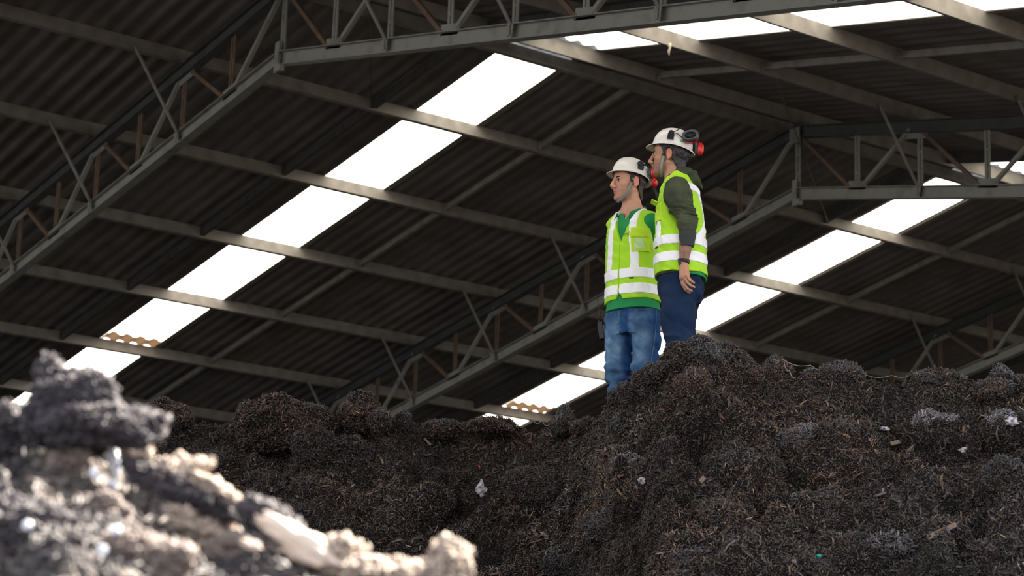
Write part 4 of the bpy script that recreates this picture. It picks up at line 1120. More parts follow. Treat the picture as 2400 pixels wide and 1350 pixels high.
# ============================ shorter man (left) ==================================
def man_a():
    m = Man(1484, 1056, 14.25, 40, 64, 1.08, (1473, 429), 0)
    g = m.loc
    lo = (-0.34, -0.34, -0.03); hi = (0.34, 0.40, 1.86)
    neck = g(1481, 500, 0.02); m.neck = neck
    shL = g(1528, 522, -0.11); shR = g(1447, 528, 0.11); elL = g(1546, 615, 0.02); elR = g(1436, 616, 0.20); wrL = g(1508, 672, 0.21); wrR = g(1462, 680, 0.24)
    hipL = g(1514, 748, -0.05); hipR = g(1452, 748, 0.06); knL = g(1512, 862, -0.07); knR = g(1449, 864, 0.04); anL = g(1506, 1028, -0.05); anR = g(1440, 1030, 0.06)
    # -------- body
    v = Vol(lo, hi, 0.0035); build_head(m, v)
    v.cap(m.H(-0.022, 0, -0.055), neck + [0, 0, -0.03], 0.056 * m.hs, 0.062, 0.02)
    v.cap(m.H(0.0, 0.045, -0.06), neck + 0.3 * m.TF * 0.1 + [0, 0, -0.02], 0.014, 0.014, 0.03)
    for s_ in (-1, 1): v.cap(neck + [0, 0, 0.02], neck + m.TL * 0.13 * s_ + [0, 0, -0.045], 0.045, 0.04, 0.04)
    cz = g(1483, 600)
    lev = [(g(1483, 765)[2], g(1484, 765)[0], 0, 0.150, 0.105), (g(1483, 730)[2], g(1484, 730)[0], 0, 0.145, 0.095), (g(1483, 680)[2], g(1483, 680)[0], 0, 0.140, 0.095),
           (g(1483, 600)[2], g(1483, 600)[0], 0, 0.160, 0.108), (g(1483, 545)[2], g(1483, 545)[0], 0, 0.165, 0.105), (g(1481, 515)[2], g(1481, 515)[0], 0.01, 0.13, 0.075)]
    v.op(lambda x, y, z: m.f_loft(x, y, z, lev), (-.3, -.3, lev[0][0]), (.3, .3, lev[-1][0]), 0.03)
    for sh, el, wr in ((shL, elL, wrL), (shR, elR, wrR)):
        v.chain([sh, (sh + el) / 2, el], [0.055, 0.046, 0.040], 0.02); v.chain([el, el * 0.6 + wr * 0.4, wr], [0.040, 0.041, 0.027], 0.015)
        # hand
        dr = (wr - el) / np.linalg.norm(wr - el); sd = np.cross(dr, m.TF); sd /= np.linalg.norm(sd); pn = np.cross(dr, sd)
        v.cap(wr, wr + dr * 0.075, 0.024, 0.030, 0.012)
        for i, (o_, ln) in enumerate(((-0.030, 0.062), (-0.010, 0.075), (0.010, 0.080), (0.028, 0.072))):
            b0 = wr + dr * 0.088 + sd * o_; b1 = b0 + dr * ln * 0.5 + pn * 0.012; v.chain([b0, b1, b1 + dr * ln * 0.4 + pn * 0.026], [0.0092, 0.0085, 0.0075], 0.003)
        t0 = wr + dr * 0.03 + sd * 0.028; v.chain([t0, t0 + dr * 0.035 + sd * 0.02, t0 + dr * 0.07 + sd * 0.02], [0.012, 0.011, 0.009], 0.006)
    for h_, k_, a_ in ((hipL, knL, anL), (hipR, knR, anR)):
        v.chain([h_, (h_ + k_) / 2, k_], [0.078, 0.068, 0.048], 0.03); v.chain([k_, k_ * 0.65 + a_ * 0.35 + [0, 0.01, 0], a_], [0.048, 0.050, 0.034], 0.02)
        v.cap(a_, a_ + m.TF * 0.15 + [0, 0, -0.045], 0.036, 0.028, 0.02)
    V, F = v.surf(); V = smooth_mesh(V, F, 1, 0.5)
    C = head_cols(m, V, (0.66, 0.34, 0.235), (0.20, 0.10, 0.06), 0.55, (0.48, 0.17, 0.14))
    body = m.obj('person', V, F, M_SKIN_A, None, C)
    tag(body, 'shorter man in pale jeans, lime vest and green polo, helmeted, looking left', 'person')
    m._head = v
    V, F = hair_vol(m, v, 0.0035, long_nape=-0.105, thick=0.009); m.obj('hair', V, F, M_HAIR_A, body)
    eyes_brows(m, body, M_HAIR_A, (1, -1))
    # -------- jeans
    j = Vol((-0.3, -0.3, -0.02), (0.3, 0.32, g(1483, 700)[2] + 0.03), 0.004)
    lj = [(g(1484, 790)[2], g(1484, 790)[0], 0.0, 0.158, 0.120), (g(1484, 760)[2], g(1486, 760)[0], 0.0, 0.176, 0.128), (g(1484, 735)[2], g(1486, 735)[0], 0, 0.174, 0.122), (g(1484, 703)[2], g(1484, 703)[0], 0, 0.160, 0.112)]
    j.op(lambda x, y, z: m.f_loft(x, y, z, lj, 2.2), (-.3, -.3, lj[0][0]), (.3, .3, lj[-1][0]), 0.02)
    for sg, h_, k_, a_ in ((1, hipL, knL, anL), (-1, hipR, knR, anR)):
        j.chain([h_ + [0.004 * sg, 0, 0.0], h_ * 0.5 + k_ * 0.5 + [0.004 * sg, 0, 0], k_ + [0, 0, 0.015], k_ + [0, 0, -0.045], k_ * 0.6 + a_ * 0.4, a_ + [0, 0, 0.03]], [0.098, 0.093, 0.088, 0.080, 0.060, 0.056], 0.022)
    cr = g(1479, 872)[2]; hipz = g(1479, 800)[2]
    j.op(lambda x, y, z: np.maximum(np.sqrt((x - g(1481, 870)[0]) ** 2 + (y - 0.0) ** 2) - 0.010 - 0.02 * np.clip((cr - z) / 0.3, 0, 1), z - cr), (-.05, -.2, 0), (.05, .2, cr), 0.03, 'sub')
    knz = knL[2]
    def jw(P):
        zz = P[:, 2]; w = np.exp(-((zz - knz + 0.03) / 0.10) ** 2); w2 = np.exp(-((zz - (knz - 0.22)) / 0.12) ** 2); hipw = np.exp(-((zz - hipz - 0.02) / 0.10) ** 2)
        return (0.012 * w + 0.009 * w2) * vnoise(P * np.array([0.55, 0.55, 2.0]) + 0.4 * P[:, [2]] * 0, 17, 8) + 0.007 * hipw * vnoise(P + 0.6 * P[:, [0]], (14, 14, 20), 9) + 0.004 * vnoise(P, 10, 10) + 0.0075 * (1 - 2 * np.abs(vnoise(P @ np.array([[1, 0, 0.5], [0, 1, 0], [0.5, 0, 1.0]]), 13, 14))) + 0.0022 * (1 - 2 * np.abs(vnoise(P * np.array([1, 1, 0.6]), 26, 12)))
    j.band(jw, 0.035)
    V, F = j.surf(); V = smooth_mesh(V, F, 1, 0.5)
    # fading of the cloth on the thigh fronts
    l, f = m.torso_coords(V[:, 0], V[:, 1], 0, 0); fade = sstep(0.02, 0.10, f) * np.exp(-((V[:, 2] - (hipz - 0.05)) / 0.22) ** 2) * sstep(0.02, 0.05, np.abs(l)) * (0.6 + 0.4 * vnoise(V, 14, 3))
    C = np.array([[0.022, 0.080, 0.21]]) * (1 - fade[:, None] * 0.95) + np.array([[0.22, 0.36, 0.50]]) * fade[:, None] * 0.95
    C *= (0.9 + 0.18 * vnoise(V, 24, 6))[:, None]
    jeans = m.obj('jeans', V, F, M_JEANS, body, C)
    # seams / fly / pocket edge
    sm = MB(); pts = [g(1539, 745, -0.165), g(1535, 800, -0.160), g(1527, 850, -0.150), g(1524, 880, -0.14)]
    def snap(P, vol, dirn, off=0.002):
        t = 0.0; P = np.array(P, float)
        for s_ in np.arange(-0.12, 0.12, 0.002):
            Q = P - dirn * s_ ; i = np.round((Q - vol.lo) / vol.res).astype(int)
            if (i < 0).any() or (i >= vol.n).any(): continue
            if vol.D[i[0], i[1], i[2]] > off: return Q
        return P
    seam_m = mat('denim_seam', (0.10, 0.16, 0.26), 0.85)
    for nm, pp in (('side_seam', [(1538, 725), (1538, 760), (1534, 800), (1527, 840), (1523, 870)]), ('pocket_seam', [(1482, 719), (1490, 726), (1502, 728), (1520, 725), (1528, 720)]), ('fly_seam', [(1446, 724), (1447, 745), (1453, 760), (1461, 778)])):
        P_ = resample([g(a, b, -0.14) for a, b in pp], 16); P_ = np.array([snap(q + np.array([0, 0.2, 0]) * 0, j, np.array([0, 1.0, 0])) for q in P_]); 
        for _ in range(2): P_[1:-1] = 0.25 * P_[:-2] + 0.5 * P_[1:-1] + 0.25 * P_[2:]
        b_ = MB(); b_.tube(P_, 0.0022, 6); part_mb(m, 'seam', b_, seam_m, jeans, True)
    # -------- polo shirt
    sv = Vol((-0.33, -0.33, g(1483, 745)[2]), (0.33, 0.36, 1.62), 0.004)
    ls = [(g(1483, 732)[2], g(1484, 732)[0], 0, 0.188, 0.136), (g(1483, 690)[2], g(1483, 690)[0], 0, 0.172, 0.122), (g(1483, 600)[2], g(1483, 600)[0], 0, 0.166, 0.114),
          (g(1483, 545)[2], g(1483, 545)[0], 0, 0.168, 0.110), (g(1482, 520)[2], g(1482, 520)[0], 0.005, 0.142, 0.084), (g(1481, 505)[2], g(1481, 505)[0], 0.01, 0.085, 0.062)]
    sv.op(lambda x, y, z: m.f_loft(x, y, z, ls), (-.3, -.3, ls[0][0]), (.3, .3, ls[-1][0]), 0.03)
    for sh, el in ((shL, elL), (shR, elR)): sv.chain([sh, sh * 0.35 + el * 0.65], [0.064, 0.062], 0.03)
    sv.cap(neck + [0, 0, 0.0], neck + [0, 0, -0.04], 0.070, 0.09, 0.02)
    shirt_base = sv.copy()
    sv.cap(neck + [0, 0, -0.035] + m.TF * 0.012, neck + [0, 0, 0.08], 0.060, 0.066, 0.006, 'sub')
    # open neck
    vb = g(1462, 521)[2]
    sv.op(lambda x, y, z: (lambda lf: np.maximum(np.maximum(np.abs(lf[0]) - np.clip((z - vb) * 0.42, -1, 0.05), -lf[1]), vb - z))(m.torso_coords(x, y, g(1482, 520)[0], 0)), (-.2, -.3, vb), (.2, .2, vb + 0.15), 0.002, 'sub')
    sv.band(lambda P: vest_fabric_folds(P, 0.002, 20))
    V, F = sv.surf(); V = smooth_mesh(V, F, 1, 0.5); polo = m.obj('polo_shirt', V, F, M_GREEN, body)
    # collar
    for s_ in (-1, 1):
        b_ = MB(); pts = []
        for a in np.linspace(0, 1, 12):
            ang = math.pi * (0.02 + 0.80 * a); rr = 0.080 + 0.008 * a
            q = neck + m.TF * (-math.cos(ang) * rr * 1.05 + 0.006) + m.TL * s_ * (math.sin(ang) * rr * 0.98) + np.array([0, 0, 0.052 - 0.082 * a ** 1.4]); pts.append(q)
        pts = np.array(pts); W = []; G = []
        for i, q in enumerate(pts):
            o_ = q - neck; o_[2] = 0; o_ /= np.linalg.norm(o_); a = i / 11
            for dr_, dz in ((0.0, 0.014), (0.010, 0.010), (0.034, -0.030 - 0.015 * a), (0.024, -0.036 - 0.015 * a), (-0.004, -0.02)): W.append(q + o_ * dr_ + np.array([0, 0, dz]))
        for i in range(11):
            for k in range(5): G.append((i * 5 + k, i * 5 + (k + 1) % 5, i * 5 + 5 + (k + 1) % 5, i * 5 + 5 + k))
        G += [(0, 1, 2, 3, 4), tuple(range(55, 60))[::-1]]
        m.obj('collar', W, G, M_GREEN, polo)
    # -------- vest
    vv = Vol((-0.30, -0.30, g(1483, 725)[2]), (0.30, 0.30, 1.60), 0.0035)
    lv = [(g(1483, 712)[2], g(1484, 712)[0], 0, 0.190, 0.146), (g(1483, 680)[2], g(1483, 680)[0], 0, 0.190, 0.142), (g(1483, 600)[2], g(1483, 600)[0], 0, 0.187, 0.136),
          (g(1483, 545)[2], g(1483, 545)[0], 0, 0.186, 0.130), (g(1482, 518)[2], g(1482, 518)[0], 0.003, 0.162, 0.102), (g(1481, 499)[2], g(1481, 499)[0], 0.01, 0.10, 0.075)]
    vv.op(lambda x, y, z: m.f_loft(x, y, z, lv), (-.3, -.3, lv[0][0]), (.3, .3, lv[-1][0]), 0.02)
    for s_, sh in ((1, shL), (-1, shR)): vv.cap(neck + m.TL * 0.05 * s_ + [0, 0, -0.02], neck + m.TL * 0.155 * s_ + [0, 0, -0.055], 0.052, 0.048, 0.03)
    vv.band(lambda P: vest_fabric_folds(P, 0.0055, 30))
    vest_full = vv.copy()
    for s_, sh in ((1, shL), (-1, shR)):     # armholes
        e_ = 0.062 if s_ > 0 else 0.100
        a0 = sh + m.TL * s_ * e_ + [0, 0, 0.03]; a1 = sh + m.TL * s_ * (e_ + 0.02) + [0, 0, -0.13]
        vv.cap(a0, a1, 0.078, 0.070, 0.006, 'sub')
    nb = g(1450, 577)[2]; ntop = neck[2] + 0.02
    def vneck(x, y, z):
        l, f = m.torso_coords(x, y, g(1483, 560)[0], 0); w = np.interp(np.ravel(z), [nb, nb + 0.04, ntop - 0.03, ntop + 0.1], [0.0, 0.018, 0.085, 0.10]).reshape(np.shape(z))
        return np.maximum(np.maximum(np.abs(l) - w, -f), nb - z)
    vv.op(vneck, (-.2, -.3, nb), (.2, .3, ntop + 0.1), 0.003, 'sub')
    vv.cap(neck + [0, 0, -0.02], neck + [0, 0, 0.1], 0.078, 0.082, 0.004, 'sub')
    # hem notch at the zip
    hz = lv[0][0]
    vv.op(lambda x, y, z: (lambda lf: np.maximum(np.maximum(np.abs(lf[0] + 0.01) - (hz + 0.055 - z) * 0.55, -lf[1]), z - hz - 0.055))(m.torso_coords(x, y, lv[0][1], 0)), (-.2, -.3, hz - 0.02), (.2, .2, hz + 0.06), 0.004, 'sub')
    V, F = vv.surf(); V = smooth_mesh(V, F, 1, 0.5); vest = m.obj('safety_vest', V, F, M_VEST, body); vest['label'] = 'lime high-visibility vest'
    T = None
    z1, z2 = g(1500, 629, -0.13)[2], g(1500, 652, -0.13)[2]; z3, z4 = g(1500, 665, -0.13)[2], g(1500, 689, -0.13)[2]
    def hb(za, zb, w=0.005):
        return lambda l, f, z: np.maximum(np.maximum(z - za, zb - z), w - np.abs(l + 0.012) - 10 * (f < 0))
    cloth_bits(m, vv, T, lv, hb(z1, z2), 'reflective_strip', vest, M_STRIP); cloth_bits(m, vv, T, lv, hb(z3, z4), 'reflective_strip', vest, M_STRIP)
    for s_ in (1, -1):
        cloth_bits(m, vv, T, lv, lambda l, f, z: np.maximum(np.abs(l - s_ * (0.103 - 0.02 * np.clip((z - z1) / 0.3, 0, 1))) - 0.026, z1 - 0.004 - z), 'reflective_strip', vest, M_STRIP, label='vertical reflective strip')
    p1, p2, p3 = g(1493, 534, -0.15)[2], g(1493, 556, -0.15)[2], g(1493, 590, -0.15)[2]
    cloth_bits(m, vv, T, lv, lambda l, f, z: np.maximum.reduce([np.abs(l - 0.127) - 0.046, z - p2, p3 - z, 0.0 - f]), 'chest_pocket', vest, M_VEST2, 0.009)
    cloth_bits(m, vv, T, lv, lambda l, f, z: np.maximum.reduce([np.abs(l - 0.127) - 0.049, z - p1, p2 - 0.004 - z, 0.0 - f]), 'pocket_flap', vest, M_VEST2, 0.013)
    cloth_bits(m, vv, T, lv, lambda l, f, z: np.maximum.reduce([np.abs(l - 0.130) - 0.028, z - p2 + 0.008, p3 + 0.012 - z, 0.0 - f]), 'pocket_window', vest, M_IDW, 0.0115, label='clear card window')
    cloth_bits(m, vv, T, lv, lambda l, f, z: np.maximum.reduce([np.abs(l - 0.085) - 0.013, z - z2 + 0.0, z2 - 0.010 - z, 0.0 - f]), 'care_tag', vest, M_BLACK, 0.006, label='small black tag')
    cloth_bits(m, vv, T, lv, lambda l, f, z: np.maximum.reduce([np.abs(l + 0.012) - 0.003, z - nb, hz + 0.05 - z, 0.0 - f]), 'zip', vest, M_VEST, 0.0045)
    # printed mark on the chest
    def chest_text(txt, px, py, size):
        cu = bpy.data.curves.new('printed_mark', 'FONT'); cu.body = txt; cu.size = size; cu.extrude = 0.0006; cu.materials.append(M_TEXT)
        tmp = bpy.data.objects.new('tmp', cu); COL.objects.link(tmp); bpy.context.view_layer.update(); me_ = bpy.data.meshes.new_from_object(tmp.evaluated_get(bpy.context.evaluated_depsgraph_get())); bpy.data.objects.remove(tmp)
        me_.materials.clear(); me_.materials.append(M_TEXT); o = link('printed_mark', me_, vest)
        q = snap(g(px, py, -0.08), vest_full, np.array([0, 1.0, 0]), 0.0015) 
        i = np.round((q - vest_full.lo) / vest_full.res).astype(int); D = vest_full.D
        n = np.array([D[i[0] + 2, i[1], i[2]] - D[i[0] - 2, i[1], i[2]], D[i[0], i[1] + 2, i[2]] - D[i[0], i[1] - 2, i[2]], D[i[0], i[1], i[2] + 2] - D[i[0], i[1], i[2] - 2]]); n /= np.linalg.norm(n)
        W = lambda a: a[0] * RH + a[1] * FH + np.array([0, 0, a[2]])
        Z = W(n); X = np.cross([0, 0, 1.0], Z); X /= np.linalg.norm(X); Y = np.cross(Z, X); p = W(q + n * 0.004)
        o.matrix_local = Matrix(((X[0], Y[0], Z[0], p[0]), (X[1], Y[1], Z[1], p[1]), (X[2], Y[2], Z[2], p[2]), (0, 0, 0, 1)))
    chest_text('TFE', 1462, 557, 0.024); chest_text('}', 1473, 551, 0.018)
    # -------- helmet, straps, muffs
    hat = hard_hat(m, body, 'white hard hat with red ear muffs folded to the back', oz=0.044, pitch=9, fwd=-0.002)
    P = m.P
    def strap(pts, lift=0.0085):
        S_ = []; Nn = []
        for f, z in resample(pts, 18):
            l = face_surface(m, f, z); S_.append(m.H(f, l, z)); 
        S_ = np.array(S_)
        for q in S_:
            n = q - m.H(0.01, 0, -0.02); n /= np.linalg.norm(n); Nn.append(n)
        for _ in range(3): S_[1:-1] = 0.25 * S_[:-2] + 0.5 * S_[1:-1] + 0.25 * S_[2:]
        S_ = S_ + np.array(Nn) * lift
        W, G = ribbon(S_, Nn, 0.021, 0.003); o = m.obj('chin_strap', W, G, M_STRAP, hat); o['label'] = 'grey chin strap'
        q = S_[6]; b_ = MB(); n = Nn[6]; t = S_[7] - S_[5]; t /= np.linalg.norm(t); b_.box(q + n * 0.002, 0.011, 0.006, 0.0025, np.cross(t, n), t, n); part_mb(m, 'strap_slider', b_, M_BLACK, hat)
    strap([(0.000, 0.060), (0.006, 0.03), (0.014, 0.0), (0.020, -0.03), (0.030, -0.06), (0.046, -0.09), (0.064, -0.116), (0.07, -0.125)])
    b_ = MB(); c0 = P((-0.010, 0.108, 0.045)); b_.box(c0, 0.020, 0.007, 0.021, m.hat[1], m.hat[2], m.hat[3]); c1 = P((0.0, 0.112, 0.062))
    b_.tube([c1 - m.hat[2] * 0.006, c1 + m.hat[2] * 0.012], 0.018, 16); part_mb(m, 'muff_bracket', b_, M_BLACK, hat, label='black ear muff bracket')
    mc = g(1527, 404, -0.03)
    b_ = MB(); b_.tube(resample([c1 + m.hat[2] * 0.01, P((-0.06, 0.115, 0.060)), g(1519, 390, -0.06), mc + [0.0, -0.03, 0.02]], 10), 0.006, 8); part_mb(m, 'muff_arm', b_, M_BLACK, hat, True)
    muff(m, hat, mc, (-0.93, 0.30, -0.1), (0.0, 0, 1), 'red ear muff cup', 0.82)
    muff(m, hat, g(1529, 428, 0.13), (-0.75, 0.30, 0.55), (0.3, 0.8, 0.1), 'red ear muff cup', 0.75)
    b_ = MB(); b_.box(P((-0.085, 0.078, 0.02)), 0.011, 0.0015, 0.006, (m.HF * .7 + m.HL * .7), (m.HL * .7 - m.HF * .7), m.HU); part_mb(m, 'sticker', b_, M_STICK2, hat, label='small green sticker')
    # boots
    for a_ in (anL, anR):
        bv = Vol(a_ + [-0.25, -0.25, -0.12], a_ + [0.25, 0.25, 0.16], 0.006); bv.cap(a_ + [0, 0, 0.08], a_, 0.050, 0.046, 0.02); bv.cap(a_ + [0, 0, -0.025], a_ + m.TF * 0.16 + [0, 0, -0.04], 0.047, 0.042, 0.03)
        bv.op(lambda x, y, z: (a_[2] - 0.078) - z + 0 * x + 0 * y, a_ - .25, a_ + .25, 0.004, 'sub') if False else None
        V, F = bv.surf(); V[:, 2] = np.maximum(V[:, 2], a_[2] - 0.075); m.obj('boot', V, F, M_BOOT, body)
    # two-way radio on the hip (a thing of its own)
    rp = g(1409, 775, 0.06); b_ = MB(); W3 = lambda a: m.base + a[0] * RH + a[1] * FH + np.array([0, 0, a[2]])
    tilt = np.array([-0.16, 0, 0.987]); sdv = np.array([0.987, 0, 0.16])
    t = empty('two_way_radio', W3(rp - tilt * 0.07)); tag(t, 'black two-way radio with a long aerial on the shorter man\'s right hip', 'radio')
    def rb(name, c, hx, hy, hz, mt):
        b_ = MB(); Wd = lambda a: a[0] * RH + a[1] * FH + np.array([0, 0, a[2]])
        b_.box(W3(c), hx, hy, hz, Wd(sdv), Wd(np.array([0, 1.0, 0])), Wd(tilt)); return b_.build(name, mt, t)
    o = rb('radio_body', rp, 0.016, 0.028, 0.060, M_BLACK); md = o.modifiers.new('bevel', 'BEVEL'); md.width = 0.006; md.segments = 3
    rb('battery', rp - tilt * 0.012 + np.array([0.017, 0, 0]), 0.006, 0.024, 0.046, M_CUSH); rb('belt_clip', rp + np.array([0.028, 0, 0.02]), 0.004, 0.012, 0.03, M_BLACK)
    b_ = MB(); b_.tube([W3(rp + tilt * 0.058), W3(rp + tilt * 0.072)], 0.008, 12); b_.build('knob', M_BLACK, t)
    b_ = MB(); b_.tube([W3(rp + tilt * 0.06 + [-0.002, -0.012, 0]), W3(g(1406, 735, 0.05)), W3(g(1400, 700, 0.05))], [0.0045, 0.0035, 0.0025], 8); b_.build('aerial', M_BLACK, t, True)
    return m, body

# ============================ taller man (right) ==================================
def man_b():
    m = Man(1596, 1003, 13.6, 94, 103, 1.08, (1570, 366), 2)
    g = m.loc
    neck = g(1580, 415, 0.0); m.neck = neck
    shL = g(1590, 445, -0.19); shR = g(1590, 440, 0.19); elL = g(1609, 540, -0.235); wrL = g(1603, 611, -0.23); elR = g(1600, 545, 0.24); wrR = g(1590, 620, 0.22)
    hipL = g(1594, 690, -0.085); hipR = g(1600, 690, 0.09); knL = g(1592, 803, -0.10); knR = g(1596, 800, 0.12); anL = g(1596, 966, -0.10); anR = g(1606, 962, 0.12)
    v = Vol((-0.34, -0.36, -0.03), (0.34, 0.36, 1.90), 0.0035); build_head(m, v)
    v.cap(m.H(-0.022, 0, -0.055), neck + [0.01, 0, -0.04], 0.058 * m.hs, 0.066, 0.02)
    lev = [(g(1595, 700)[2], g(1596, 700)[0], 0, 0.150, 0.110), (g(1595, 660)[2], g(1595, 660)[0], 0, 0.158, 0.115), (g(1595, 600)[2], g(1594, 600)[0], 0, 0.150, 0.115),
           (g(1595, 520)[2], g(1593, 520)[0], 0, 0.165, 0.115), (g(1595, 460)[2], g(1592, 460)[0], 0, 0.165, 0.105), (g(1590, 428)[2], g(1588, 428)[0], 0, 0.13, 0.075)]
    v.op(lambda x, y, z: m.f_loft(x, y, z, lev), (-.3, -.3, lev[0][0]), (.3, .3, lev[-1][0]), 0.03)
    for sh, el, wr in ((shL, elL, wrL), (shR, elR, wrR)):
        v.chain([sh, (sh + el) / 2, el], [0.056, 0.048, 0.038], 0.02); v.chain([el, el * 0.6 + wr * 0.4, wr], [0.038, 0.036, 0.0265], 0.012)
    # forearm seen below the cuff is broad near the cuff and narrows to the wrist
    v.chain([g(1609, 562, -0.235), g(1606, 588, -0.232), wrL], [0.038, 0.033, 0.0265], 0.01)
    # left hand: back of hand to the front, fingers curling backwards
    k0 = g(1604, 648, -0.235)
    v.op(lambda x, y, z: f_cap(x, y, z, wrL + [0, 0, -0.01], k0 + [-0.004, 0.0, 0.0], 0.024, 0.026), np.minimum(wrL, k0) - .04, np.maximum(wrL, k0) + .04, 0.01)
    v.chain([g(1601, 625, -0.225), g(1600, 650, -0.215)], [0.022, 0.022], 0.012); v.chain([g(1607, 625, -0.245), g(1610, 644, -0.255)], [0.018, 0.018], 0.012)
    for pts in (((1610, 645, -0.265), (1617, 656, -0.268), (1622, 660, -0.262), (1626, 663, -0.252)),
                ((1605, 650, -0.250), (1611, 662, -0.256), (1619, 669, -0.252), (1627, 673, -0.240)),
                ((1600, 653, -0.228), (1604, 667, -0.236), (1612, 677, -0.234), (1621, 682, -0.222)),
                ((1597, 652, -0.206), (1600, 667, -0.212), (1607, 679, -0.212), (1616, 686, -0.202))):
        v.chain([g(*q) for q in pts], [0.0105, 0.0095, 0.0088, 0.0078], 0.002)
    v.chain([g(1600, 628, -0.20), g(1606, 640, -0.185), g(1612, 650, -0.188), g(1616, 657, -0.194)], [0.015, 0.0125, 0.011, 0.009], 0.006)
    # right hand (hidden behind him)
    v.cap(wrR, wrR + [-0.005, 0, -0.085], 0.024, 0.03, 0.012)
    for i, o_ in enumerate((-0.028, -0.009, 0.010, 0.028)): v.chain([wrR + [o_, 0, -0.09], wrR + [o_ + 0.004, -0.008, -0.135], wrR + [o_ + 0.012, -0.022, -0.165 + 0.008 * (i in (0, 3))]], [0.0095, 0.0088, 0.0078], 0.003)
    v.chain([wrR + [-0.03, 0, -0.03], wrR + [-0.045, -0.01, -0.07], wrR + [-0.04, -0.02, -0.10]], [0.013, 0.011, 0.009], 0.006)
    for h_, k_, a_ in ((hipL, knL, anL), (hipR, knR, anR)):
        v.chain([h_, (h_ + k_) / 2, k_], [0.085, 0.070, 0.050], 0.03); v.chain([k_, k_ * 0.65 + a_ * 0.35 + [0.01, 0, 0], a_], [0.050, 0.052, 0.035], 0.02); v.cap(a_, a_ + m.TF * 0.15 + [0, 0, -0.045], 0.036, 0.028, 0.02)
    V, F = v.surf(); V = smooth_mesh(V, F, 1, 0.5)
    C = head_cols(m, V, (0.52, 0.27, 0.17), (0.10, 0.060, 0.040), 0.75, (0.36, 0.15, 0.12))
    arm = (V[:, 2] < g(1600, 550, -0.235)[2]) & (V[:, 2] > g(1600, 612, -0.235)[2]) & (V[:, 1] < -0.15); nz = sstep(-0.2, 0.5, vnoise(V * [1.5, 1.5, 0.6], 120, 7))
    C[arm] *= (0.58 - 0.14 * nz[arm])[:, None]
    body = m.obj('person', V, F, M_SKIN_B, None, C)
    tag(body, 'taller man in navy trousers and olive hoodie under a lime vest, facing left', 'person')
    m._head = v
    V, F = hair_vol(m, v, 0.0035, long_nape=-0.105, thick=0.013, side=0.030); m.obj('hair', V, F, M_HAIR_B, body)
    eyes_brows(m, body, M_HAIR_B, (1, -1))
    # -------- trousers
    j = Vol((-0.3, -0.34, -0.02), (0.3, 0.34, g(1595, 630)[2]), 0.004)
    lj = [(g(1595, 715)[2], g(1594, 715)[0], 0, 0.175, 0.122), (g(1595, 690)[2], g(1594, 690)[0], 0, 0.190, 0.142), (g(1595, 665)[2], g(1593, 665)[0], 0, 0.185, 0.145), (g(1595, 640)[2], g(1593, 640)[0], 0, 0.170, 0.140)]
    j.op(lambda x, y, z: m.f_loft(x, y, z, lj, 2.2), (-.3, -.3, lj[0][0]), (.3, .3, lj[-1][0]), 0.02)
    for h_, k_, a_ in ((hipL, knL, anL), (hipR, knR, anR)):
        j.chain([h_ + [-0.004, 0, -0.02], h_ * 0.55 + k_ * 0.45 + [-0.012, 0, 0], k_ + [-0.004, 0, 0.03], k_ + [0, 0, -0.01], k_ * 0.6 + a_ * 0.4, a_ + [0, 0, 0.03]], [0.118, 0.108, 0.092, 0.090, 0.078, 0.068], 0.02)
    j.ell(g(1626, 684, 0.05), (0.065, 0.09, 0.07), None, 0.03); j.ell(g(1622, 690, -0.07), (0.060, 0.08, 0.075), None, 0.03)
    def jw(P):
        w = np.exp(-((P[:, 2] - knL[2] - 0.0) / 0.07) ** 2); w2 = np.exp(-((P[:, 2] - hipL[2] + 0.06) / 0.07) ** 2)
        return 0.013 * w * vnoise(P * np.array([0.5, 0.5, 2.2]) + 0.25 * P[:, [0]], 15, 18) + 0.006 * w2 * vnoise(P * [1, 1, 1] + 0.7 * P[:, [0]] * [[0, 0, 1]], (8, 8, 22), 19) + 0.010 * (1 - 2 * np.abs(vnoise(P @ np.array([[1, 0, 0.6], [0, 1, 0], [0.5, 0, 1.0]]), 9, 20)))
    j.band(jw, 0.035)
    V, F = j.surf(); V = smooth_mesh(V, F, 1, 0.5); m.obj('trousers', V, F, M_NAVY, body)
    # green shirt tail under the vest at the back
    gt = Vol((-0.3, -0.3, g(1600, 665)[2]), (0.3, 0.3, g(1600, 620)[2]), 0.004)
    lg = [(g(1595, 658)[2] + 0.0, g(1596, 658)[0], 0, 0.196, 0.156), (g(1595, 630)[2], g(1596, 630)[0], 0, 0.19, 0.155)]
    gt.op(lambda x, y, z: m.f_loft(x, y, z, lg), (-.3, -.3, lg[0][0]), (.3, .3, lg[1][0]), 0.01)
    gt.op(lambda x, y, z: m.torso_coords(x, y, lg[0][1], 0)[1] + 0.02 + 0 * z, (-1, -1, -1), (1, 1, 3), 0.0, 'int')
    V, F = gt.surf(); m.obj('polo_shirt', V, F, M_GREEN, body)['label'] = 'green shirt tail below the vest'
    # -------- hoodie
    sv = Vol((-0.30, -0.36, g(1595, 670)[2]), (0.32, 0.36, 1.66), 0.004)
    ls = [(g(1595, 655)[2], g(1593, 655)[0], 0, 0.184, 0.148), (g(1595, 600)[2], g(1594, 600)[0], 0, 0.168, 0.134), (g(1595, 520)[2], g(1593, 520)[0], 0, 0.160, 0.120), (g(1595, 460)[2], g(1592, 460)[0], 0, 0.155, 0.108), (g(1590, 425)[2], g(1588, 425)[0], 0, 0.13, 0.080)]
    sv.op(lambda x, y, z: m.f_loft(x, y, z, ls), (-.3, -.3, ls[0][0]), (.3, .3, ls[-1][0]), 0.03)
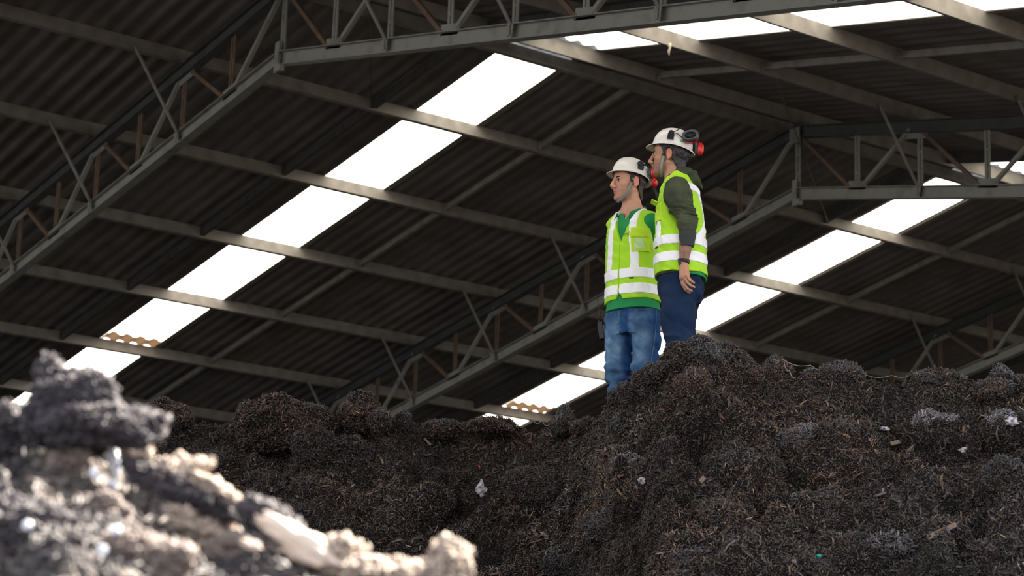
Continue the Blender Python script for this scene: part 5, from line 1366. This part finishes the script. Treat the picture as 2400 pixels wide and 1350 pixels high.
    # hood folded on the back of the neck
    sv.chain([g(1597, 408, -0.075), g(1615, 404, -0.06), g(1624, 409, 0.0)], [0.020, 0.024, 0.026], 0.02); sv.chain([g(1615, 405, -0.05), g(1632, 422, -0.03), g(1646, 442, -0.01)], [0.022, 0.018, 0.012], 0.012)
    sv.chain([g(1624, 409, 0.0), g(1632, 422, 0.03), g(1646, 442, 0.02)], [0.022, 0.020, 0.012], 0.012); sv.chain([g(1560, 424, -0.06), g(1578, 414, -0.09), g(1600, 409, -0.075)], [0.014, 0.018, 0.020], 0.015)
    sv.cap(g(1606, 425, 0), g(1626, 455, 0), 0.045, 0.03, 0.03); sv.chain([g(1572, 414, -0.05), g(1590, 404, -0.065), g(1604, 402, -0.05)], [0.02, 0.024, 0.024], 0.02)
    sv.cap(neck + [0, 0, -0.01], neck + [-0.01, 0, 0.06], 0.066, 0.068, 0.004, 'sub')
    for sh, el, wr in ((shR, elR, wrR),): sv.chain([sh, (sh + el) / 2, el, el * 0.5 + wr * 0.5], [0.085, 0.075, 0.062, 0.052], 0.03)
    sl_ = [g(1587, 444, -0.175), g(1589, 462, -0.195), g(1597, 483, -0.215), g(1608, 506, -0.235), g(1612, 522, -0.240), g(1611, 536, -0.240)]
    sv.chain(sl_, [0.084, 0.086, 0.073, 0.056, 0.061, 0.056], 0.02)
    zc = g(1610, 520)[2]
    sv.band(lambda P: (0.010 * np.exp(-((P[:, 2] - zc) / 0.05) ** 2) * (1 - 3 * np.abs(vnoise(P * np.array([0.5, 0.5, 2.4]) + 0.2 * P[:, [0]] * [[0, 0, 1]], 20, 28))) + 0.004 * vnoise(P, 10, 29) + 0.005 * (1 - 2 * np.abs(vnoise(P + 0.5 * P[:, [2]] * [[1, 0, 0]], 15, 31)))), 0.035)
    V, F = sv.surf(); V = smooth_mesh(V, F, 1, 0.5); hoodie = m.obj('hoodie', V, F, M_OLIVE, body); hoodie['label'] = 'olive green hooded sweatshirt'
    cv = Vol(g(1611, 572, -0.235) - [0.09, 0.09, 0.03], g(1611, 538, -0.235) + [0.09, 0.09, 0.03], 0.003)
    cv.chain([g(1612, 537, -0.240), g(1611, 552, -0.238), g(1610, 576, -0.235)], [0.0555, 0.052, 0.044], 0.004)
    zt, zb = g(1611, 539, -0.29)[2], g(1611, 573, -0.29)[2]
    cv.op(lambda x, y, z: np.maximum(z - zt, zb - z) + 0 * x + 0 * y, (-1, -1, -1), (1, 1, 3), 0.003, 'int'); V, F = cv.surf(); m.obj('cuff', V, F, M_OLIVE2, hoodie)
    # -------- vest
    vv = Vol((-0.30, -0.34, g(1595, 672)[2]), (0.30, 0.34, 1.64), 0.0035)
    lv = [(g(1595, 652)[2], g(1596, 652)[0], 0, 0.212, 0.168), (g(1595, 600)[2], g(1594, 600)[0], 0, 0.206, 0.166), (g(1595, 540)[2], g(1593, 540)[0], 0, 0.198, 0.158), (g(1595, 480)[2], g(1592, 480)[0], 0, 0.190, 0.142), (g(1592, 445)[2], g(1590, 445)[0], 0, 0.172, 0.115), (g(1590, 422)[2], g(1588, 422)[0], 0, 0.12, 0.080)]
    vv.op(lambda x, y, z: m.f_loft(x, y, z, lv), (-.3, -.34, lv[0][0]), (.3, .34, lv[-1][0]), 0.02)
    for s_ in (-1, 1):
        vv.chain([g(1560, 447, -0.10 * s_), g(1568, 425, -0.115 * s_), g(1585, 411, -0.12 * s_), g(1604, 420, -0.12 * s_), g(1628, 450, -0.12 * s_)], [0.030, 0.030, 0.030, 0.030, 0.030], 0.02)
    vv.band(lambda P: vest_fabric_folds(P, 0.0055, 36))
    for s_ in (-1, 1):
        vv.chain([g(1590, 448, -0.27 * s_), g(1596, 480, -0.27 * s_), g(1604, 510, -0.26 * s_)], [0.125, 0.118, 0.085], 0.01, 'sub')
    vv.cap(neck + [-0.015, 0, -0.03], neck + [-0.01, 0, 0.1], 0.084, 0.09, 0.004, 'sub')
    V, F = vv.surf(); V = smooth_mesh(V, F, 1, 0.5); vest = m.obj('safety_vest', V, F, M_VEST, body); vest['label'] = 'lime high-visibility vest'
    T = None
    z1, z2 = g(1592, 551, -0.17)[2], g(1592, 573, -0.17)[2]; z3, z4 = g(1592, 590, -0.17)[2], g(1592, 613, -0.17)[2]
    hb = lambda za, zb: (lambda l, f, z: np.maximum(z - za, zb - z))
    cloth_bits(m, vv, T, lv, hb(z1, z2), 'reflective_strip', vest, M_STRIP); cloth_bits(m, vv, T, lv, hb(z3, z4), 'reflective_strip', vest, M_STRIP)
    zv = g(1543, 518, -0.1)[2]
    cloth_bits(m, vv, T, lv, lambda l, f, z: np.maximum.reduce([np.abs(l - 0.118) - 0.018, z - zv, z1 - 0.01 - z, -f]), 'reflective_strip', vest, M_STRIP, label='vertical reflective strip')
    cloth_bits(m, vv, T, lv, lambda l, f, z: np.maximum.reduce([np.abs(l + 0.118) - 0.018, z - zv, z1 - 0.01 - z, -f]), 'reflective_strip', vest, M_STRIP, label='vertical reflective strip')
    zx = g(1652, 512, 0)[2]
    cloth_bits(m, vv, T, lv, lambda l, f, z: np.maximum.reduce([np.abs(np.abs(l) - np.abs(z - zx) * 0.95) * 0.72 - 0.024, f + 0.02, z1 - 0.01 - z, z - g(1640, 432)[2]]), 'reflective_strip', vest, M_STRIP, label='crossed reflective strips on the back')
    px_ = g(1540, 478, -0.1)[2]; py_ = g(1540, 520, -0.1)[2]
    cloth_bits(m, vv, T, lv, lambda l, f, z: np.maximum.reduce([np.abs(l - 0.105) - 0.045, z - px_, py_ - z, -f]), 'chest_pocket', vest, M_VEST2, 0.009)
    b_ = MB(); q = g(1538, 476, -0.09); b_.box(q + [-0.012, 0, 0.002], 0.022, 0.045, 0.003, (0.9, 0, -0.4), (0, 1, 0), (0.4, 0, 0.9)); part_mb(m, 'pocket_flap', b_, M_VEST2, vest)
    cloth_bits(m, vv, T, lv, lambda l, f, z: np.maximum.reduce([np.abs(l - 0.105) - 0.014, z - z2, z2 - 0.011 - z, -f]), 'care_tag', vest, M_BLACK, 0.006, label='small black tag')
    # -------- helmet
    hat = hard_hat(m, body, 'white hard hat with red ear muffs swung over the back', oz=0.052, pitch=7, fwd=-0.002)
    P = m.P
    S_ = []; Nn = []
    for f, z in resample([(0.022, 0.058), (0.018, 0.03), (0.018, 0.0), (0.026, -0.03), (0.032, -0.06), (0.036, -0.09), (0.040, -0.118)], 18): S_.append(m.H(f, face_surface(m, f, z), z))
    S_ = np.array(S_); Nn = [(q - m.H(0.01, 0, -0.02)) / np.linalg.norm(q - m.H(0.01, 0, -0.02)) for q in S_]
    for _ in range(3): S_[1:-1] = 0.25 * S_[:-2] + 0.5 * S_[1:-1] + 0.25 * S_[2:]
    S_ = S_ + np.array(Nn) * 0.010; W, G = ribbon(S_, Nn, 0.021, 0.003); o = m.obj('chin_strap', W, G, M_STRAP, hat); o['label'] = 'grey chin strap'
    n = Nn[7]; t = S_[8] - S_[6]; t /= np.linalg.norm(t); b_ = MB(); b_.box(S_[7] + n * 0.002, 0.011, 0.006, 0.0025, np.cross(t, n), t, n); part_mb(m, 'strap_slider', b_, M_BLACK, hat)
    b_ = MB(); c0 = P((-0.000, 0.110, 0.040)); b_.box(c0, 0.020, 0.007, 0.019, m.hat[1], m.hat[2], m.hat[3]); c1 = P((0.0, 0.108, 0.062)); b_.tube([c1 - m.hat[2] * 0.008, c1 + m.hat[2] * 0.010], 0.017, 16); part_mb(m, 'muff_bracket', b_, M_BLACK, hat, label='black ear muff bracket')
    mc = g(1617, 318, -0.12); ax = np.array([-0.15, -0.90, 0.42])
    muff(m, hat, mc + np.array([0.004, 0, -0.004]), ax, (-0.6, 0.3, 0.8) if False else (0.9, 0, 0.1), 'red ear muff cup, cushion side showing', 1.04)
    b_ = MB()
    b_.tube(resample([c1 + m.hat[2] * 0.008, g(1589, 305, -0.12), g(1597, 298, -0.11), g(1610, 297, -0.09)], 12), 0.0028, 6); b_.tube(resample([c1 + m.hat[2] * 0.008, g(1591, 312, -0.12), g(1595, 322, -0.12), g(1612, 329, -0.11), g(1622, 328, -0.10)], 12), 0.0028, 6)
    part_mb(m, 'muff_arm', b_, M_BLACK, hat, True)
    muff(m, hat, g(1635, 349, 0.02), (-0.98, 0.1, 0.06), (0, 0.1, 1), 'red ear muff cup', 0.86)
    b_ = MB(); b_.tube(resample([P((0.0, -0.11, 0.06)), P((-0.09, -0.11, 0.05)), g(1640, 370, 0.05), g(1645, 366, 0.0)], 12), 0.0028, 6); part_mb(m, 'muff_arm', b_, M_BLACK, hat, True)
    # sticker on the side of the helmet
    q = P((-0.075, 0.092, 0.024)); b_ = MB(); n_ = (-m.HF * 0.55 + m.HL * 0.80 + m.HU * 0.15); n_ /= np.linalg.norm(n_); t_ = np.cross(n_, m.HU); t_ /= np.linalg.norm(t_); b_.box(q, 0.013, 0.006, 0.0015, t_, np.cross(t_, n_), n_); part_mb(m, 'sticker', b_, M_STICK2, hat, label='small green sticker')
    # -------- watch and ring
    wv = Vol(wrL - 0.07, wrL + 0.07, 0.0025); wc = g(1604, 612, -0.232); axw = (wrL - g(1607, 585, -0.232)); axw /= np.linalg.norm(axw)
    def wf(x, y, z):
        X, Y, Z = x - wc[0], y - wc[1], z - wc[2]; h = X * axw[0] + Y * axw[1] + Z * axw[2]; r_ = np.sqrt(np.maximum(X ** 2 + Y ** 2 + Z ** 2 - h ** 2, 0)); return np.maximum(np.abs(r_ - 0.0305) - 0.0030, np.abs(h) - 0.011)
    wv.op(wf, wrL - .07, wrL + .07, 0.0); V, F = wv.surf(); wt = m.obj('wristwatch', smooth_mesh(V, F, 1), F, M_BLACK, body); wt['label'] = 'black wristwatch'
    b_ = MB(); b_.box(g(1592.5, 614, -0.232), 0.007, 0.018, 0.019, (1, 0, 0.2), (0, 1, 0), (-0.2, 0, 1)); part_mb(m, 'watch_case', b_, M_BLACK, wt)
    b_ = MB(); a0, a1 = g(1605, 650, -0.250), g(1611, 662, -0.256); c_ = a0 * 0.45 + a1 * 0.55; d_ = (a1 - a0) / np.linalg.norm(a1 - a0); e1 = np.cross(d_, [0, 1, 0]); e1 /= np.linalg.norm(e1); e2 = np.cross(d_, e1)
    b_.tube([c_ + 0.0108 * (math.cos(a) * e1 + math.sin(a) * e2) for a in np.linspace(0, 2 * math.pi, 25)], 0.0014, 6); part_mb(m, 'ring', b_, M_GOLD, body, True, 'gold ring')
    for a_ in (anL, anR):
        bv = Vol(a_ + [-0.25, -0.12, -0.12], a_ + [0.25, 0.12, 0.16], 0.006); bv.cap(a_ + [0, 0, 0.08], a_, 0.050, 0.046, 0.02); bv.cap(a_ + [0, 0, -0.025], a_ + m.TF * 0.16 + [0, 0, -0.04], 0.047, 0.042, 0.03)
        V, F = bv.surf(); V[:, 2] = np.maximum(V[:, 2], a_[2] - 0.075); m.obj('boot', V, F, M_BOOT, body)
    return m, body
MA, BODY_A = man_a()
MB_, BODY_B = man_b()
